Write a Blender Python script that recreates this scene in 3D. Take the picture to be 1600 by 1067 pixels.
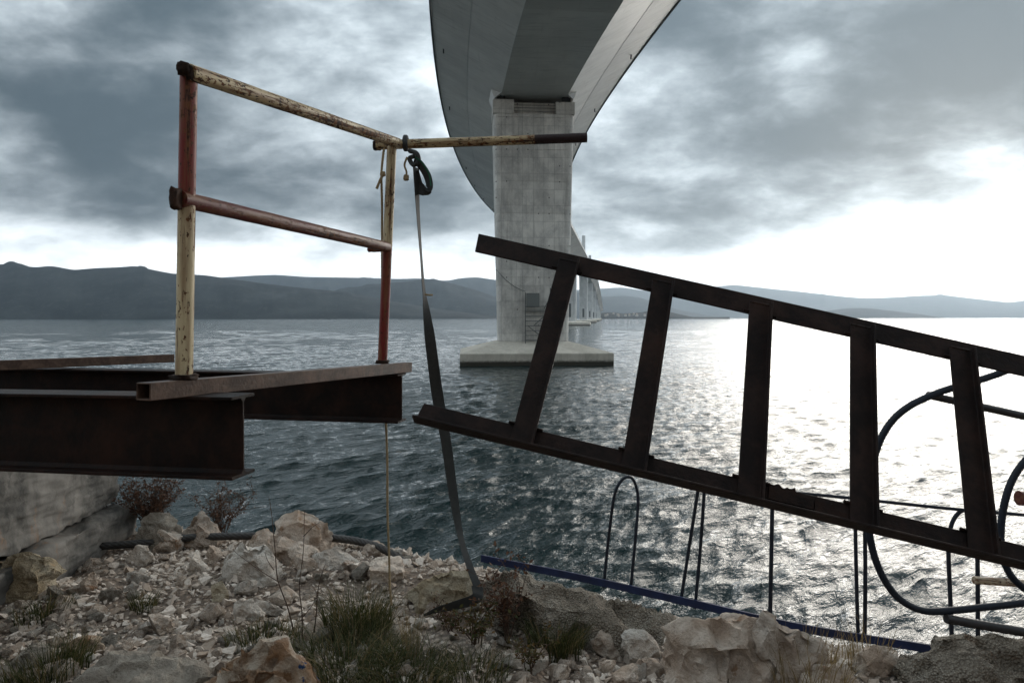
import bpy, bmesh, math, random
import numpy as np
from mathutils import Vector, Matrix, Euler, noise as mnoise

for _o in list(bpy.data.objects):
    bpy.data.objects.remove(_o)
R = math.radians
F = 1066.7                     # focal length in pixels of the 1600 px wide picture (24 mm lens)
HOR = 496.0                    # horizon row
SEA = -5.8                     # sea level below the eye
scene = bpy.context.scene
COL = scene.collection

# ------------------------------------------------------------------ camera
cam_d = bpy.data.cameras.new('camera')
cam_d.lens = 24.0
cam_d.sensor_width = 36.0
cam_d.shift_y = -37.5 / 1600.0
cam_d.clip_start = 0.05
cam_d.clip_end = 60000
cam = bpy.data.objects.new('camera', cam_d)
cam.rotation_euler = (R(90), 0, 0)
COL.objects.link(cam)
scene.camera = cam

# ------------------------------------------------------------------ sun
SUN_AZ, SUN_EL = R(34.0), R(14.0)
sdir = Vector((math.sin(SUN_AZ) * math.cos(SUN_EL), math.cos(SUN_AZ) * math.cos(SUN_EL), math.sin(SUN_EL)))
sun_d = bpy.data.lights.new('sun', 'SUN')
sun_d.energy = 0.85
sun_d.angle = R(36)
sun_d.color = (1.0, 0.93, 0.83)
sun = bpy.data.objects.new('sun', sun_d)
sun.rotation_euler = (-sdir).to_track_quat('-Z', 'Y').to_euler()
COL.objects.link(sun)

# ------------------------------------------------------------------ node helpers
class NT:
    def __init__(s, tree):
        s.t = tree
        s.n = tree.nodes
        s.l = tree.links
    def node(s, typ, **kw):
        nd = s.n.new(typ)
        for k, v in kw.items():
            setattr(nd, k, v)
        return nd
    def put(s, sock, v):
        if hasattr(v, 'is_output'):
            s.l.new(v, sock)
        elif isinstance(v, (tuple, list)) and len(v) == 3 and sock.type == 'RGBA':
            sock.default_value = (*v, 1)
        else:
            sock.default_value = v
    def math(s, op, a, b=0.0, c=None, clamp=False):
        nd = s.node('ShaderNodeMath', operation=op, use_clamp=clamp)
        s.put(nd.inputs[0], a); s.put(nd.inputs[1], b)
        if c is not None:
            s.put(nd.inputs[2], c)
        return nd.outputs[0]
    def vmath(s, op, a, b=None, out=0):
        nd = s.node('ShaderNodeVectorMath', operation=op)
        s.put(nd.inputs[0], a)
        if b is not None:
            s.put(nd.inputs[1], b)
        return nd.outputs[out]
    def ramp(s, x, lo, hi, a=0.0, b=1.0):
        nd = s.node('ShaderNodeMapRange', interpolation_type='SMOOTHSTEP')
        s.put(nd.inputs[0], x)
        nd.inputs[1].default_value = lo; nd.inputs[2].default_value = hi
        nd.inputs[3].default_value = a; nd.inputs[4].default_value = b
        return nd.outputs[0]
    def mix(s, f, a, b, blend='MIX'):
        nd = s.node('ShaderNodeMix', data_type='RGBA', blend_type=blend)
        s.put(nd.inputs[0], f); s.put(nd.inputs[6], a); s.put(nd.inputs[7], b)
        return nd.outputs[2]
    def noise(s, vec, scale, detail=4, rough=0.55, dist=0.0, out=0):
        nd = s.node('ShaderNodeTexNoise')
        if vec is not None:
            s.put(nd.inputs['Vector'], vec)
        nd.inputs['Scale'].default_value = scale
        nd.inputs['Detail'].default_value = detail
        nd.inputs['Roughness'].default_value = rough
        nd.inputs['Distortion'].default_value = dist
        return nd.outputs[out]
    def mapping(s, vec, scale=(1, 1, 1), rot=(0, 0, 0), loc=(0, 0, 0)):
        nd = s.node('ShaderNodeMapping')
        s.put(nd.inputs[0], vec)
        nd.inputs['Location'].default_value = loc
        nd.inputs['Rotation'].default_value = rot
        nd.inputs['Scale'].default_value = scale
        return nd.outputs[0]
    def sep(s, v):
        nd = s.node('ShaderNodeSeparateXYZ')
        s.put(nd.inputs[0], v)
        return nd.outputs
    def comb(s, x, y, z):
        nd = s.node('ShaderNodeCombineXYZ')
        s.put(nd.inputs[0], x); s.put(nd.inputs[1], y); s.put(nd.inputs[2], z)
        return nd.outputs[0]
    def bump(s, h, strength, dist=0.01):
        nd = s.node('ShaderNodeBump')
        nd.inputs['Strength'].default_value = strength
        nd.inputs['Distance'].default_value = dist
        s.put(nd.inputs['Height'], h)
        return nd.outputs[0]

# ------------------------------------------------------------------ world: heavy broken cloud, bright along the horizon
world = bpy.data.worlds.new('World')
scene.world = world
world.use_nodes = True
w = NT(world.node_tree)
w.n.clear()
sky = w.node('ShaderNodeTexSky', sky_type='NISHITA', sun_disc=False)
sky.sun_elevation = SUN_EL
sky.sun_rotation = SUN_AZ
sky.air_density = 1.0; sky.dust_density = 1.0
d = w.node('ShaderNodeTexCoord').outputs['Generated']
dx, dy, dz = w.sep(d)
zc = w.math('MAXIMUM', dz, 0.0)
inv = w.math('DIVIDE', 1.0, w.math('ADD', zc, 0.34))
p = w.comb(w.math('MULTIPLY', dx, inv), w.math('MULTIPLY', dy, inv), 0.0)
warp = w.vmath('SUBTRACT', w.noise(p, 2.2, 3, 0.6, out=1), (0.5, 0.5, 0.5))
wsc = w.node('ShaderNodeVectorMath', operation='SCALE'); w.put(wsc.inputs[0], warp); wsc.inputs['Scale'].default_value = 0.16
pw = w.vmath('ADD', p, wsc.outputs[0])
n_big = w.noise(w.mapping(pw, (1.25, 1.45, 1), (0, 0, 0.5), (3.4, 1.7, 0)), 1.0, 6, 0.52, 0.0)
n_mid = w.noise(w.mapping(pw, (1.6, 2.0, 1), (0, 0, -0.2), (7.1, 4.2, 0)), 2.3, 7, 0.58, 0.0)
n_soft = w.noise(w.mapping(d, (2.6, 2.6, 4.6), (0, 0, 0), (1.2, 5.0, 2.2)), 2.0, 7, 0.58, 0.0)
def lump(px, py, sx, sy):
    """a cloud bank at the direction seen at that point of the picture"""
    v = Vector((px - 800, F, HOR - py)).normalized()
    q = w.vmath('SUBTRACT', d, tuple(v))
    q = w.vmath('MULTIPLY', q, (1.0 / sx, 1.0 / sx, 1.0 / sy))
    r2 = w.vmath('DOT_PRODUCT', q, q, out=1)
    return w.math('EXPONENT', w.math('MULTIPLY', r2, -1.0))
thick = w.math('MULTIPLY', w.math('SUBTRACT', n_big, 0.5), 1.25)
thick = w.math('ADD', thick, w.math('MULTIPLY', w.math('SUBTRACT', n_mid, 0.5), 0.85))
thick = w.math('ADD', thick, w.math('MULTIPLY', w.math('SUBTRACT', n_soft, 0.5), 0.8))
thick = w.math('ADD', thick, 0.76)
for (px, py, sx, sy, a) in ((1400, 120, 0.36, 0.11, 0.34), (40, 110, 0.24, 0.11, 0.16), (430, 240, 0.20, 0.05, 0.10),
                            (1110, 240, 0.14, 0.10, 0.10), (480, 30, 0.30, 0.08, 0.02), (1080, 70, 0.13, 0.09, 0.22), (640, 60, 0.08, 0.1, 0.12),
                            (60, 330, 0.22, 0.04, 0.16), (1000, 370, 0.14, 0.05, 0.10), (330, 60, 0.2, 0.08, 0.04), (1440, 335, 0.18, 0.085, -0.46), (560, 330, 0.12, 0.05, 0.10)):
    thick = w.math('ADD', thick, w.math('MULTIPLY', lump(px, py, sx, sy), a))
low = w.ramp(dz, 0.05, 0.155)                                          # the cloud deck thins out towards the horizon
thick = w.math('ADD', thick, w.math('MULTIPLY', w.math('SUBTRACT', low, 1.0), 0.64))
opa = w.ramp(thick, -0.08, 1.22)
cs = w.vmath('DOT_PRODUCT', d, tuple(Vector((0.5, 0.84, 0.125)).normalized()), out=1)
ang = w.math('SUBTRACT', 1.0, cs)
glow = w.math('MULTIPLY', w.math('EXPONENT', w.math('MULTIPLY', ang, -26.0)), 0.5)
wide = w.math('MULTIPLY', w.math('EXPONENT', w.math('MULTIPLY', ang, -2.2)), 0.30)
thin = w.math('SUBTRACT', 1.0, opa)
lit = w.math('ADD', w.math('MULTIPLY', w.math('ADD', glow, 0.55), w.math('POWER', thin, 2.0)), w.math('MULTIPLY', wide, w.math('ADD', w.math('MULTIPLY', thin, 0.75), 0.12)))
ccol = w.mix(opa, (1.0, 1.0, 0.99), (0.80, 0.93, 1.0))
body = w.mix(opa, (0.41, 0.455, 0.485), (0.022, 0.033, 0.041))
tot = w.mix(1.0, body, w.mix(1.0, ccol, w.comb(lit, lit, lit), 'MULTIPLY'), 'ADD')
zen = w.math('ADD', 0.70, w.math('MULTIPLY', zc, 1.9))                  # overcast rise towards the zenith, gain boosted to light foreground and pier
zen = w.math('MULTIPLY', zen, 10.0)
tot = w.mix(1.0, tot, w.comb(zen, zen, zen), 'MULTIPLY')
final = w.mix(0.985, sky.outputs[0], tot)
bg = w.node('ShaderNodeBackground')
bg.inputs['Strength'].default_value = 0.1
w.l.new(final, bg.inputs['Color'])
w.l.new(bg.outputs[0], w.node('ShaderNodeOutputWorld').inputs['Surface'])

scene.view_settings.view_transform = 'Standard'
scene.view_settings.look = 'None'
scene.view_settings.gamma = 1.0
scene.view_settings.exposure = 1.1
scene.render.engine = 'CYCLES'
scene.cycles.use_denoising = True
scene.cycles.max_bounces = 5
scene.cycles.diffuse_bounces = 2
scene.cycles.glossy_bounces = 3
scene.cycles.transparent_max_bounces = 4
scene.cycles.caustics_reflective = True
scene.cycles.blur_glossy = 1.0
scene.cycles.caustics_refractive = False
scene.cycles.volume_bounces = 0
scene.cycles.volume_step_rate = 4

# ------------------------------------------------------------------ building helpers
random.seed(7)
rng = np.random.default_rng(7)

def at(px, py, Y):
    """the point at distance Y that shows at (px, py) of the photograph"""
    return Vector(((px - 800) / F * Y, Y, (HOR - py) / F * Y))

def tag(o, label=None, cat=None, group=None, kind=None):
    if label: o['label'] = label
    if cat: o['category'] = cat
    if group: o['group'] = group
    if kind: o['kind'] = kind
    return o

def empty(name, loc=(0, 0, 0), rot=(0, 0, 0)):
    o = bpy.data.objects.new(name, None)
    o.location = loc; o.rotation_euler = rot
    o.empty_display_size = 0.2
    COL.objects.link(o)
    return o

def link(name, me, mat=None, parent=None, loc=None, rot=None):
    o = bpy.data.objects.new(name, me)
    COL.objects.link(o)
    if mat is not None and not me.materials:
        me.materials.append(mat)
    if parent is not None:
        o.parent = parent
    if loc is not None: o.location = loc
    if rot is not None: o.rotation_euler = rot
    return o

class MB:
    """collects vertices and faces of one mesh"""
    def __init__(s):
        s.v = []; s.f = []
    def add(s, verts, faces):
        b = len(s.v)
        s.v += [tuple(q) for q in verts]
        s.f += [tuple(b + i for i in f) for f in faces]
    def box(s, lo, hi, mat=None):
        (a, b, c), (x, y, z) = lo, hi
        vs = [(a, b, c), (x, b, c), (x, y, c), (a, y, c), (a, b, z), (x, b, z), (x, y, z), (a, y, z)]
        if mat is not None:
            vs = [mat @ Vector(q) for q in vs]
        s.add(vs, [(0, 3, 2, 1), (4, 5, 6, 7), (0, 1, 5, 4), (1, 2, 6, 5), (2, 3, 7, 6), (3, 0, 4, 7)])
    def prism(s, prof, p0, p1, up=(0, 0, 1)):
        """a closed 2D profile (x to the side, y up) drawn out from p0 to p1"""
        p0, p1 = Vector(p0), Vector(p1)
        t = (p1 - p0).normalized()
        side = t.cross(Vector(up)).normalized()
        u = side.cross(t).normalized()
        n = len(prof)
        vs = [p0 + side * a + u * b for a, b in prof] + [p1 + side * a + u * b for a, b in prof]
        fs = [(i, (i + 1) % n, n + (i + 1) % n, n + i) for i in range(n)]
        fs += [tuple(range(n - 1, -1, -1)), tuple(range(n, 2 * n))]
        s.add(vs, fs)
    def tube(s, pts, r, seg=10, caps=True, rfun=None):
        pts = [Vector(q) for q in pts]
        n = len(pts)
        tang = []
        for i in range(n):
            a = pts[max(i - 1, 0)]; b = pts[min(i + 1, n - 1)]
            tang.append((b - a).normalized())
        ref = Vector((0, 0, 1)) if abs(tang[0].z) < 0.9 else Vector((1, 0, 0))
        nx = tang[0].cross(ref).normalized()
        vs = []
        for i in range(n):
            nx = (nx - tang[i] * nx.dot(tang[i])).normalized()
            ny = tang[i].cross(nx)
            rr = r[i] if isinstance(r, (list, tuple)) else r
            for k in range(seg):
                a = 2 * math.pi * k / seg
                q = rr if rfun is None else rr * rfun(i, k)
                vs.append(pts[i] + nx * (math.cos(a) * q) + ny * (math.sin(a) * q))
        fs = []
        for i in range(n - 1):
            for k in range(seg):
                fs.append((i * seg + k, i * seg + (k + 1) % seg, (i + 1) * seg + (k + 1) % seg, (i + 1) * seg + k))
        if caps:
            fs.append(tuple(range(seg - 1, -1, -1)))
            fs.append(tuple((n - 1) * seg + k for k in range(seg)))
        s.add(vs, fs)
    def mesh(s, name, smooth=None):
        me = bpy.data.meshes.new(name)
        me.from_pydata(s.v, [], s.f)
        me.update()
        if smooth is not None:
            me.polygons.foreach_set('use_smooth', [True] * len(me.polygons))
            if smooth < 180:
                me.set_sharp_from_angle(angle=R(smooth))
        return me
    def build(s, name, mat, parent=None, smooth=None, loc=None, rot=None):
        return link(name, s.mesh(name, smooth), mat, parent, loc, rot)

def bez(p, n=24):
    """Catmull-Rom curve through points"""
    p = [Vector(q) for q in p]
    out = []
    for i in range(len(p) - 1):
        a = p[i - 1] if i else p[0] * 2 - p[1]
        b, c = p[i], p[i + 1]
        e = p[i + 2] if i + 2 < len(p) else p[-1] * 2 - p[-2]
        for k in range(n):
            t = k / n
            out.append(0.5 * ((2 * b) + (c - a) * t + (2 * a - 5 * b + 4 * c - e) * t * t + (3 * b - a - 3 * c + e) * t ** 3))
    out.append(p[-1])
    return out

# ------------------------------------------------------------------ materials
def new_mat(name):
    m = bpy.data.materials.new(name)
    m.use_nodes = True
    t = NT(m.node_tree)
    return m, t, t.n['Principled BSDF']

def objc(t):
    return t.node('ShaderNodeTexCoord').outputs['Object']
def wpos(t):
    return t.node('ShaderNodeNewGeometry').outputs['Position']

def mat_rust_steel(name, dark=(0.006, 0.004, 0.0035), light=(0.022, 0.010, 0.0065), rough=0.62):
    m, t, b = new_mat(name)
    c = wpos(t)
    n1 = t.noise(c, 9, 6, 0.6, 0.5)
    n2 = t.noise(c, 70, 4, 0.6)
    n3 = t.noise(c, 2.3, 5, 0.6)
    f = t.ramp(t.math('ADD', t.math('MULTIPLY', n1, 0.7), t.math('MULTIPLY', n2, 0.3)), 0.38, 0.66)
    col = t.mix(f, dark, light)
    col = t.mix(t.ramp(n3, 0.55, 0.72, 0, 0.28), col, (light[0] * 2.4, light[1] * 2.0, light[2] * 1.6))
    t.put(b.inputs['Base Color'], col)
    t.put(b.inputs['Roughness'], t.math('ADD', t.math('MULTIPLY', n2, 0.3), rough - 0.18))
    b.inputs['Specular IOR Level'].default_value = 0.14
    t.put(b.inputs['Normal'], t.bump(t.math('ADD', n2, t.math('MULTIPLY', n1, 0.6)), 0.5, 0.004))
    return m

def mat_paint_pipe(name, paint_a, paint_b=None, split=None, edge=0.02, rust=0.5, end=None, streak=1.0):
    """old paint on a pipe that lies along local z: one paint below the split, another above it, rust breaking through"""
    m, t, b = new_mat(name)
    c = objc(t)
    z = t.sep(c)[2]
    nw = t.noise(c, 28, 4, 0.6)
    col = paint_a if paint_b is None else t.mix(
        t.ramp(t.math('ADD', z, t.math('MULTIPLY', t.math('SUBTRACT', nw, 0.5), 0.12)), split - edge, split + edge), paint_a, paint_b)
    tone = t.noise(t.mapping(c, (30, 30, 3)), 1.2, 5, 0.6)
    col = t.mix(t.ramp(tone, 0.38, 0.66, 0, 0.65), col, (0.17, 0.085, 0.04), 'MIX')
    st = t.noise(t.mapping(c, (60, 60, 3.2 * streak)), 1.0, 7, 0.66, 0.3)
    spots = t.noise(t.mapping(c, (1, 1, 0.55)), 75, 6, 0.68, 0.2)
    patch = t.math('MULTIPLY', t.math('SUBTRACT', t.noise(t.mapping(c, (9, 9, 4)), 1.0, 3, 0.5), 0.5), 0.42)
    st = t.math('ADD', st, patch); spots = t.math('ADD', spots, patch)
    rustf = t.math('MAXIMUM', t.ramp(st, 0.66 - rust * 0.2, 0.76 - rust * 0.2), t.ramp(spots, 0.665 - rust * 0.15, 0.69 - rust * 0.15))
    rcol = t.mix(t.ramp(t.noise(c, 35, 4), 0.35, 0.65), (0.022, 0.011, 0.008), (0.15, 0.06, 0.022))
    col = t.mix(rustf, col, rcol)
    if end is not None:
        col = t.mix(t.ramp(t.math('ADD', z, t.math('MULTIPLY', nw, 0.05)), end, end + 0.015), col, (0.022, 0.012, 0.012))
    t.put(b.inputs['Base Color'], col)
    t.put(b.inputs['Roughness'], t.math('ADD', t.math('MULTIPLY', rustf, 0.3), 0.42))
    b.inputs['Specular IOR Level'].default_value = 0.25
    hgt = t.math('SUBTRACT', t.math('MULTIPLY', spots, 0.5), t.math('MULTIPLY', rustf, 0.6))
    t.put(b.inputs['Normal'], t.bump(hgt, 0.6, 0.003))
    return m

def mat_concrete(name, base=(0.40, 0.41, 0.40), dark=(0.22, 0.23, 0.23), panel=None, scale=1.0, tide=None, stain=0.3, warm=0.0):
    m, t, b = new_mat(name)
    c = wpos(t)
    x, y, z = t.sep(c)
    n1 = t.noise(t.mapping(c, (0.5 * scale, 0.5 * scale, 0.35 * scale)), 1.0, 8, 0.68, 0.4)
    n2 = t.noise(t.mapping(c, (3.0 * scale, 3.0 * scale, 0.16 * scale)), 1.0, 5, 0.6)     # runs straight down
    n3 = t.noise(c, 5 * scale, 6, 0.65)
    col = t.mix(t.ramp(n1, 0.34, 0.68), base, dark)
    col = t.mix(t.ramp(n2, 0.50, 0.75, 0, 0.5), col, tuple(q * 0.6 for q in dark))
    col = t.mix(t.ramp(n3, 0.45, 0.75, 0, 0.25), col, tuple(min(1, q * 1.35) for q in base))
    hgt = n3
    if panel:
        pwid, phei = panel
        br = t.node('ShaderNodeTexBrick', offset=0.0)
        t.put(br.inputs['Vector'], t.comb(x, z, 0.0))
        br.inputs['Scale'].default_value = 1.0
        br.inputs['Brick Width'].default_value = pwid
        br.inputs['Row Height'].default_value = phei
        br.inputs['Mortar Size'].default_value = 0.035
        br.inputs['Mortar Smooth'].default_value = 0.3
        br.inputs['Color1'].default_value = (0.82, 0.82, 0.82, 1)
        br.inputs['Color2'].default_value = (1.08, 1.08, 1.08, 1)
        br.inputs['Mortar'].default_value = (0.62, 0.62, 0.62, 1)
        col = t.mix(0.75, col, br.outputs[0], 'MULTIPLY')
        hgt = t.math('SUBTRACT', t.math('MULTIPLY', n3, 0.4), br.outputs[1])
        # form tie holes
        vx = t.math('SUBTRACT', t.math('FRACT', t.math('MULTIPLY', x, 1 / pwid)), 0.5)
        vz = t.math('SUBTRACT', t.math('FRACT', t.math('MULTIPLY', z, 1 / phei)), 0.5)
        dd = t.math('SQRT', t.math('ADD', t.math('POWER', t.math('MULTIPLY', vx, pwid), 2.0), t.math('POWER', t.math('MULTIPLY', vz, phei), 2.0)))
        wn = t.node('ShaderNodeTexWhiteNoise', noise_dimensions='2D')
        t.put(wn.inputs['Vector'], t.comb(t.math('FLOOR', t.math('MULTIPLY', x, 1 / pwid)), t.math('FLOOR', t.math('MULTIPLY', z, 1 / phei)), 0.0))
        hole = t.math('MULTIPLY', t.ramp(dd, 0.05, 0.10, 1, 0), t.math('GREATER_THAN', wn.outputs[0], 0.66))
        col = t.mix(hole, col, (0.05, 0.045, 0.04))
    rnd = t.node('ShaderNodeObjectInfo').outputs['Random']
    kk = t.math('ADD', t.math('MULTIPLY', rnd, 0.22), 0.88)
    col = t.mix(1.0, col, t.comb(kk, kk, kk), 'MULTIPLY')
    if stain:
        rs = t.noise(t.mapping(c, (1.3 * scale, 1.3 * scale, 0.22 * scale), loc=(4, 2, 9)), 1.0, 6, 0.65)
        col = t.mix(t.ramp(rs, 0.60, 0.74, 0, stain), col, (0.26, 0.15, 0.08))
    if warm:
        col = t.mix(warm, col, (0.46, 0.41, 0.33))
    if tide is not None:
        zz = t.math('ADD', z, t.math('MULTIPLY', t.math('SUBTRACT', n3, 0.5), 0.4))
        col = t.mix(t.ramp(zz, SEA + tide * 0.5, SEA + tide, 1, 0), col, (0.035, 0.032, 0.022))
    t.put(b.inputs['Base Color'], col)
    b.inputs['Roughness'].default_value = 0.86
    t.put(b.inputs['Normal'], t.bump(hgt, 0.5, 0.03 / scale))
    return m

def mat_rock(name, pale=(0.74, 0.64, 0.545), mid=(0.48, 0.365, 0.28), stain=(0.30, 0.16, 0.08), amount=0.25, scale=1.0, gravelly=False, blue=False):
    m, t, b = new_mat(name)
    c = objc(t)
    rnd = t.node('ShaderNodeObjectInfo').outputs['Random']
    c = t.vmath('ADD', c, t.comb(t.math('MULTIPLY', rnd, 31.0), t.math('MULTIPLY', rnd, 17.0), 0.0))
    n1 = t.noise(c, 4 * scale, 7, 0.65, 0.6)
    n2 = t.noise(c, 22 * scale, 6, 0.7)
    n3 = t.noise(c, 4.5 * scale, 8, 0.72, 1.2)
    n4 = t.noise(c, 85 * scale, 5, 0.7)
    vein = t.noise(t.mapping(c, (1.6, 1.6, 4), (0.5, 0.3, 0)), 2.5 * scale, 7, 0.7, 0.8)
    col = t.mix(t.ramp(n1, 0.36, 0.64), mid, pale)
    col = t.mix(t.ramp(vein, 0.54, 0.62, 0, 0.4), col, tuple(q * 0.62 for q in mid))
    col = t.mix(t.ramp(n4, 0.5, 0.72, 0, 0.32), col, tuple(q * 0.45 for q in mid))
    col = t.mix(t.ramp(n2, 0.50, 0.72, 0, 0.40), col, tuple(q * 0.5 for q in mid))
    col = t.mix(t.ramp(n3, 0.64 - amount * 0.3, 0.74 - amount * 0.26, 0, 0.8), col, stain)
    col = t.mix(1.0, col, t.comb(*[t.math('ADD', t.math('MULTIPLY', rnd, 0.4), 0.78)] * 3), 'MULTIPLY')
    hgt = t.math('ADD', t.math('ADD', t.math('MULTIPLY', n1, 1.2), n2), t.math('ADD', t.math('MULTIPLY', n4, 0.3), t.math('MULTIPLY', vein, 0.7)))
    if gravelly:
        vor = t.node('ShaderNodeTexVoronoi')
        t.put(vor.inputs['Vector'], c)
        vor.inputs['Scale'].default_value = 75
        col = t.mix(t.ramp(vor.outputs['Distance'], 0.2, 0.65, 0.0, 0.5), col, tuple(q * 0.4 for q in mid))
        hgt = t.math('SUBTRACT', hgt, t.math('MULTIPLY', vor.outputs['Distance'], 1.2))
    if blue:
        nb = t.noise(t.mapping(c, (1, 1, 1), loc=(2.3, 1, 5)), 7, 4, 0.5)
        col = t.mix(t.ramp(nb, 0.655, 0.675), col, (0.02, 0.05, 0.13))
    t.put(b.inputs['Base Color'], col)
    b.inputs['Roughness'].default_value = 0.9
    b.inputs['Specular IOR Level'].default_value = 0.25
    t.put(b.inputs['Normal'], t.bump(hgt, 0.9, 0.045 / scale))
    return m

def mat_plain(name, col, rough=0.6, var=0.3, scale=20, bump=0.0, metal=0.0, spec=0.4):
    m, t, b = new_mat(name)
    c = objc(t)
    n1 = t.noise(c, scale, 5, 0.6)
    rnd = t.node('ShaderNodeObjectInfo').outputs['Random']
    k = t.math('ADD', t.math('ADD', t.math('MULTIPLY', t.math('SUBTRACT', n1, 0.5), var * 2), 1.0),
               t.math('MULTIPLY', t.math('SUBTRACT', rnd, 0.5), 0.12))
    t.put(b.inputs['Base Color'], t.mix(1.0, col, t.comb(k, k, k), 'MULTIPLY'))
    b.inputs['Roughness'].default_value = rough
    b.inputs['Metallic'].default_value = metal
    b.inputs['Specular IOR Level'].default_value = spec
    if bump:
        t.put(b.inputs['Normal'], t.bump(n1, bump, 0.004))
    return m

def mat_leaf(name, a, b_, trans=0.25, straw=None):
    m, t, b = new_mat(name)
    g = t.node('ShaderNodeNewGeometry')
    rnd = g.outputs['Random Per Island']
    lc = t.mix(rnd, a, b_)
    if straw: lc = t.mix(t.math('GREATER_THAN', t.math('FRACT', t.math('MULTIPLY', rnd, 7.31)), 0.80), lc, straw)
    t.put(b.inputs['Base Color'], lc)
    b.inputs['Roughness'].default_value = 0.65
    b.inputs['Specular IOR Level'].default_value = 0.25
    tr = t.node('ShaderNodeBsdfTranslucent')
    t.put(tr.inputs['Color'], lc)
    mx = t.node('ShaderNodeMixShader')
    mx.inputs[0].default_value = trans
    t.l.new(b.outputs[0], mx.inputs[1]); t.l.new(tr.outputs[0], mx.inputs[2])
    t.l.new(mx.outputs[0], t.n['Material Output'].inputs['Surface'])
    return m

M = {}
M['beam'] = mat_rust_steel('rusted beam steel')
M['angle'] = mat_rust_steel('rusted angle steel', (0.009, 0.006, 0.0055), (0.026, 0.015, 0.012), 0.66)
M['tubesteel'] = mat_rust_steel('weathered box section', (0.045, 0.028, 0.021), (0.11, 0.07, 0.052), 0.50)
M['weld'] = mat_rust_steel('burnt weld', (0.012, 0.009, 0.008), (0.055, 0.03, 0.02), 0.8)
CREAM = (0.52, 0.43, 0.27); RED = (0.155, 0.018, 0.016); MAROON = (0.085, 0.014, 0.013)
M['concrete_pier'] = mat_concrete('pier concrete', (0.78, 0.755, 0.70), (0.48, 0.465, 0.44), panel=(1.33, 2.0), stain=0.12)
M['concrete_far'] = mat_concrete('far pier concrete', (0.62, 0.63, 0.62), (0.44, 0.45, 0.45), scale=0.3, stain=0.0)
M['concrete_cap'] = mat_concrete('pile cap concrete', (0.66, 0.62, 0.54), (0.46, 0.43, 0.37), stain=0.45, tide=0.8, scale=0.8, warm=0.2)
M['abutment'] = mat_concrete('old abutment concrete', (0.20, 0.185, 0.165), (0.035, 0.034, 0.031), scale=5.0, stain=0.85)
def mat_girder():
    m, t, b = new_mat('grey painted girder steel')
    c = wpos(t)
    n1 = t.noise(c, 0.22, 5, 0.6)
    n2 = t.noise(t.mapping(c, (0.35, 2.6, 0.35)), 1.0, 5, 0.65)          # dirt running across the girder
    n3 = t.noise(t.mapping(c, (2.0, 0.12, 2.0)), 1.0, 4, 0.6)
    rnd = t.node('ShaderNodeObjectInfo').outputs['Random']
    col = t.mix(t.ramp(n1, 0.35, 0.65), (0.65, 0.645, 0.62), (0.74, 0.735, 0.705))
    col = t.mix(t.ramp(n2, 0.50, 0.72, 0, 0.45), col, (0.40, 0.40, 0.385))
    col = t.mix(t.ramp(n3, 0.55, 0.75, 0, 0.35), col, (0.46, 0.455, 0.43))
    k = t.math('ADD', t.math('MULTIPLY', rnd, 0.16), 0.90)
    t.put(b.inputs['Base Color'], t.mix(1.0, col, t.comb(k, k, k), 'MULTIPLY'))
    t.put(b.inputs['Roughness'], t.math('ADD', t.math('MULTIPLY', n2, 0.25), 0.28))
    t.put(b.inputs['Normal'], t.bump(t.noise(t.mapping(c, (0.5, 1.2, 0.5)), 1.0, 3), 0.35, 0.05))
    return m
M['girder'] = mat_girder()
M['girder_core'] = mat_plain('girder weld seam', (0.62, 0.64, 0.64), 0.5, 0.1, 0.5)
M['girder_edge'] = mat_plain('dark girder edge', (0.06, 0.07, 0.075), 0.5, 0.1, 0.5)
M['dark'] = mat_plain('dark bearing', (0.02, 0.02, 0.02), 0.7, 0.1)
M['scaffold'] = mat_plain('scaffold steel', (0.10, 0.11, 0.11), 0.5, 0.2, 1)
M['board'] = mat_plain('scaffold board', (0.17, 0.185, 0.18), 0.6, 0.15, 1)
M['blue'] = mat_plain('blue painted steel', (0.007, 0.017, 0.062), 0.6, 0.9, 7, 0.5)
M['bluerod'] = mat_plain('blue coated ribbed bar', (0.005, 0.010, 0.020), 0.6, 0.8, 12)
M['darkrod'] = mat_plain('dark ribbed bar', (0.022, 0.020, 0.022), 0.5, 0.3, 18)
M['rope'] = mat_plain('rope fibre', (0.28, 0.21, 0.12), 0.9, 0.3, 60, 0.5)
M['cable'] = mat_plain('old wire rope', (0.05, 0.047, 0.044), 0.55, 0.4, 30, 0.4, 0.3)
M['rock'] = mat_rock('limestone')
M['rock_white'] = mat_rock('white limestone', (0.84, 0.78, 0.70), (0.66, 0.56, 0.47), amount=0.1)
M['rock_yellow'] = mat_rock('ochre limestone', (0.52, 0.45, 0.34), (0.36, 0.28, 0.18), (0.34, 0.20, 0.08), amount=0.2)
M['rock_orange'] = mat_rock('iron stained limestone', (0.46, 0.37, 0.28), (0.28, 0.19, 0.12), (0.24, 0.11, 0.045), amount=0.5)
M['rock_rust'] = mat_rock('rust stained limestone', (0.50, 0.43, 0.35), (0.28, 0.18, 0.11), (0.17, 0.08, 0.032), amount=0.62, blue=True)
M['rock_grey'] = mat_rock('grey limestone', (0.42, 0.375, 0.315), (0.25, 0.215, 0.175), amount=0.12)
M['rock_gravel'] = mat_rock('gravelly hardened concrete', (0.54, 0.475, 0.39), (0.35, 0.29, 0.225), amount=0.1, gravelly=True)
M['grass'] = mat_leaf('green grass', (0.024, 0.034, 0.010), (0.075, 0.080, 0.026), straw=(0.22, 0.165, 0.08))
M['drygrass'] = mat_leaf('dry grass', (0.16, 0.115, 0.05), (0.30, 0.22, 0.11))
M['leafred'] = mat_leaf('reddish leaves', (0.05, 0.022, 0.014), (0.14, 0.075, 0.045))
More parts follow.
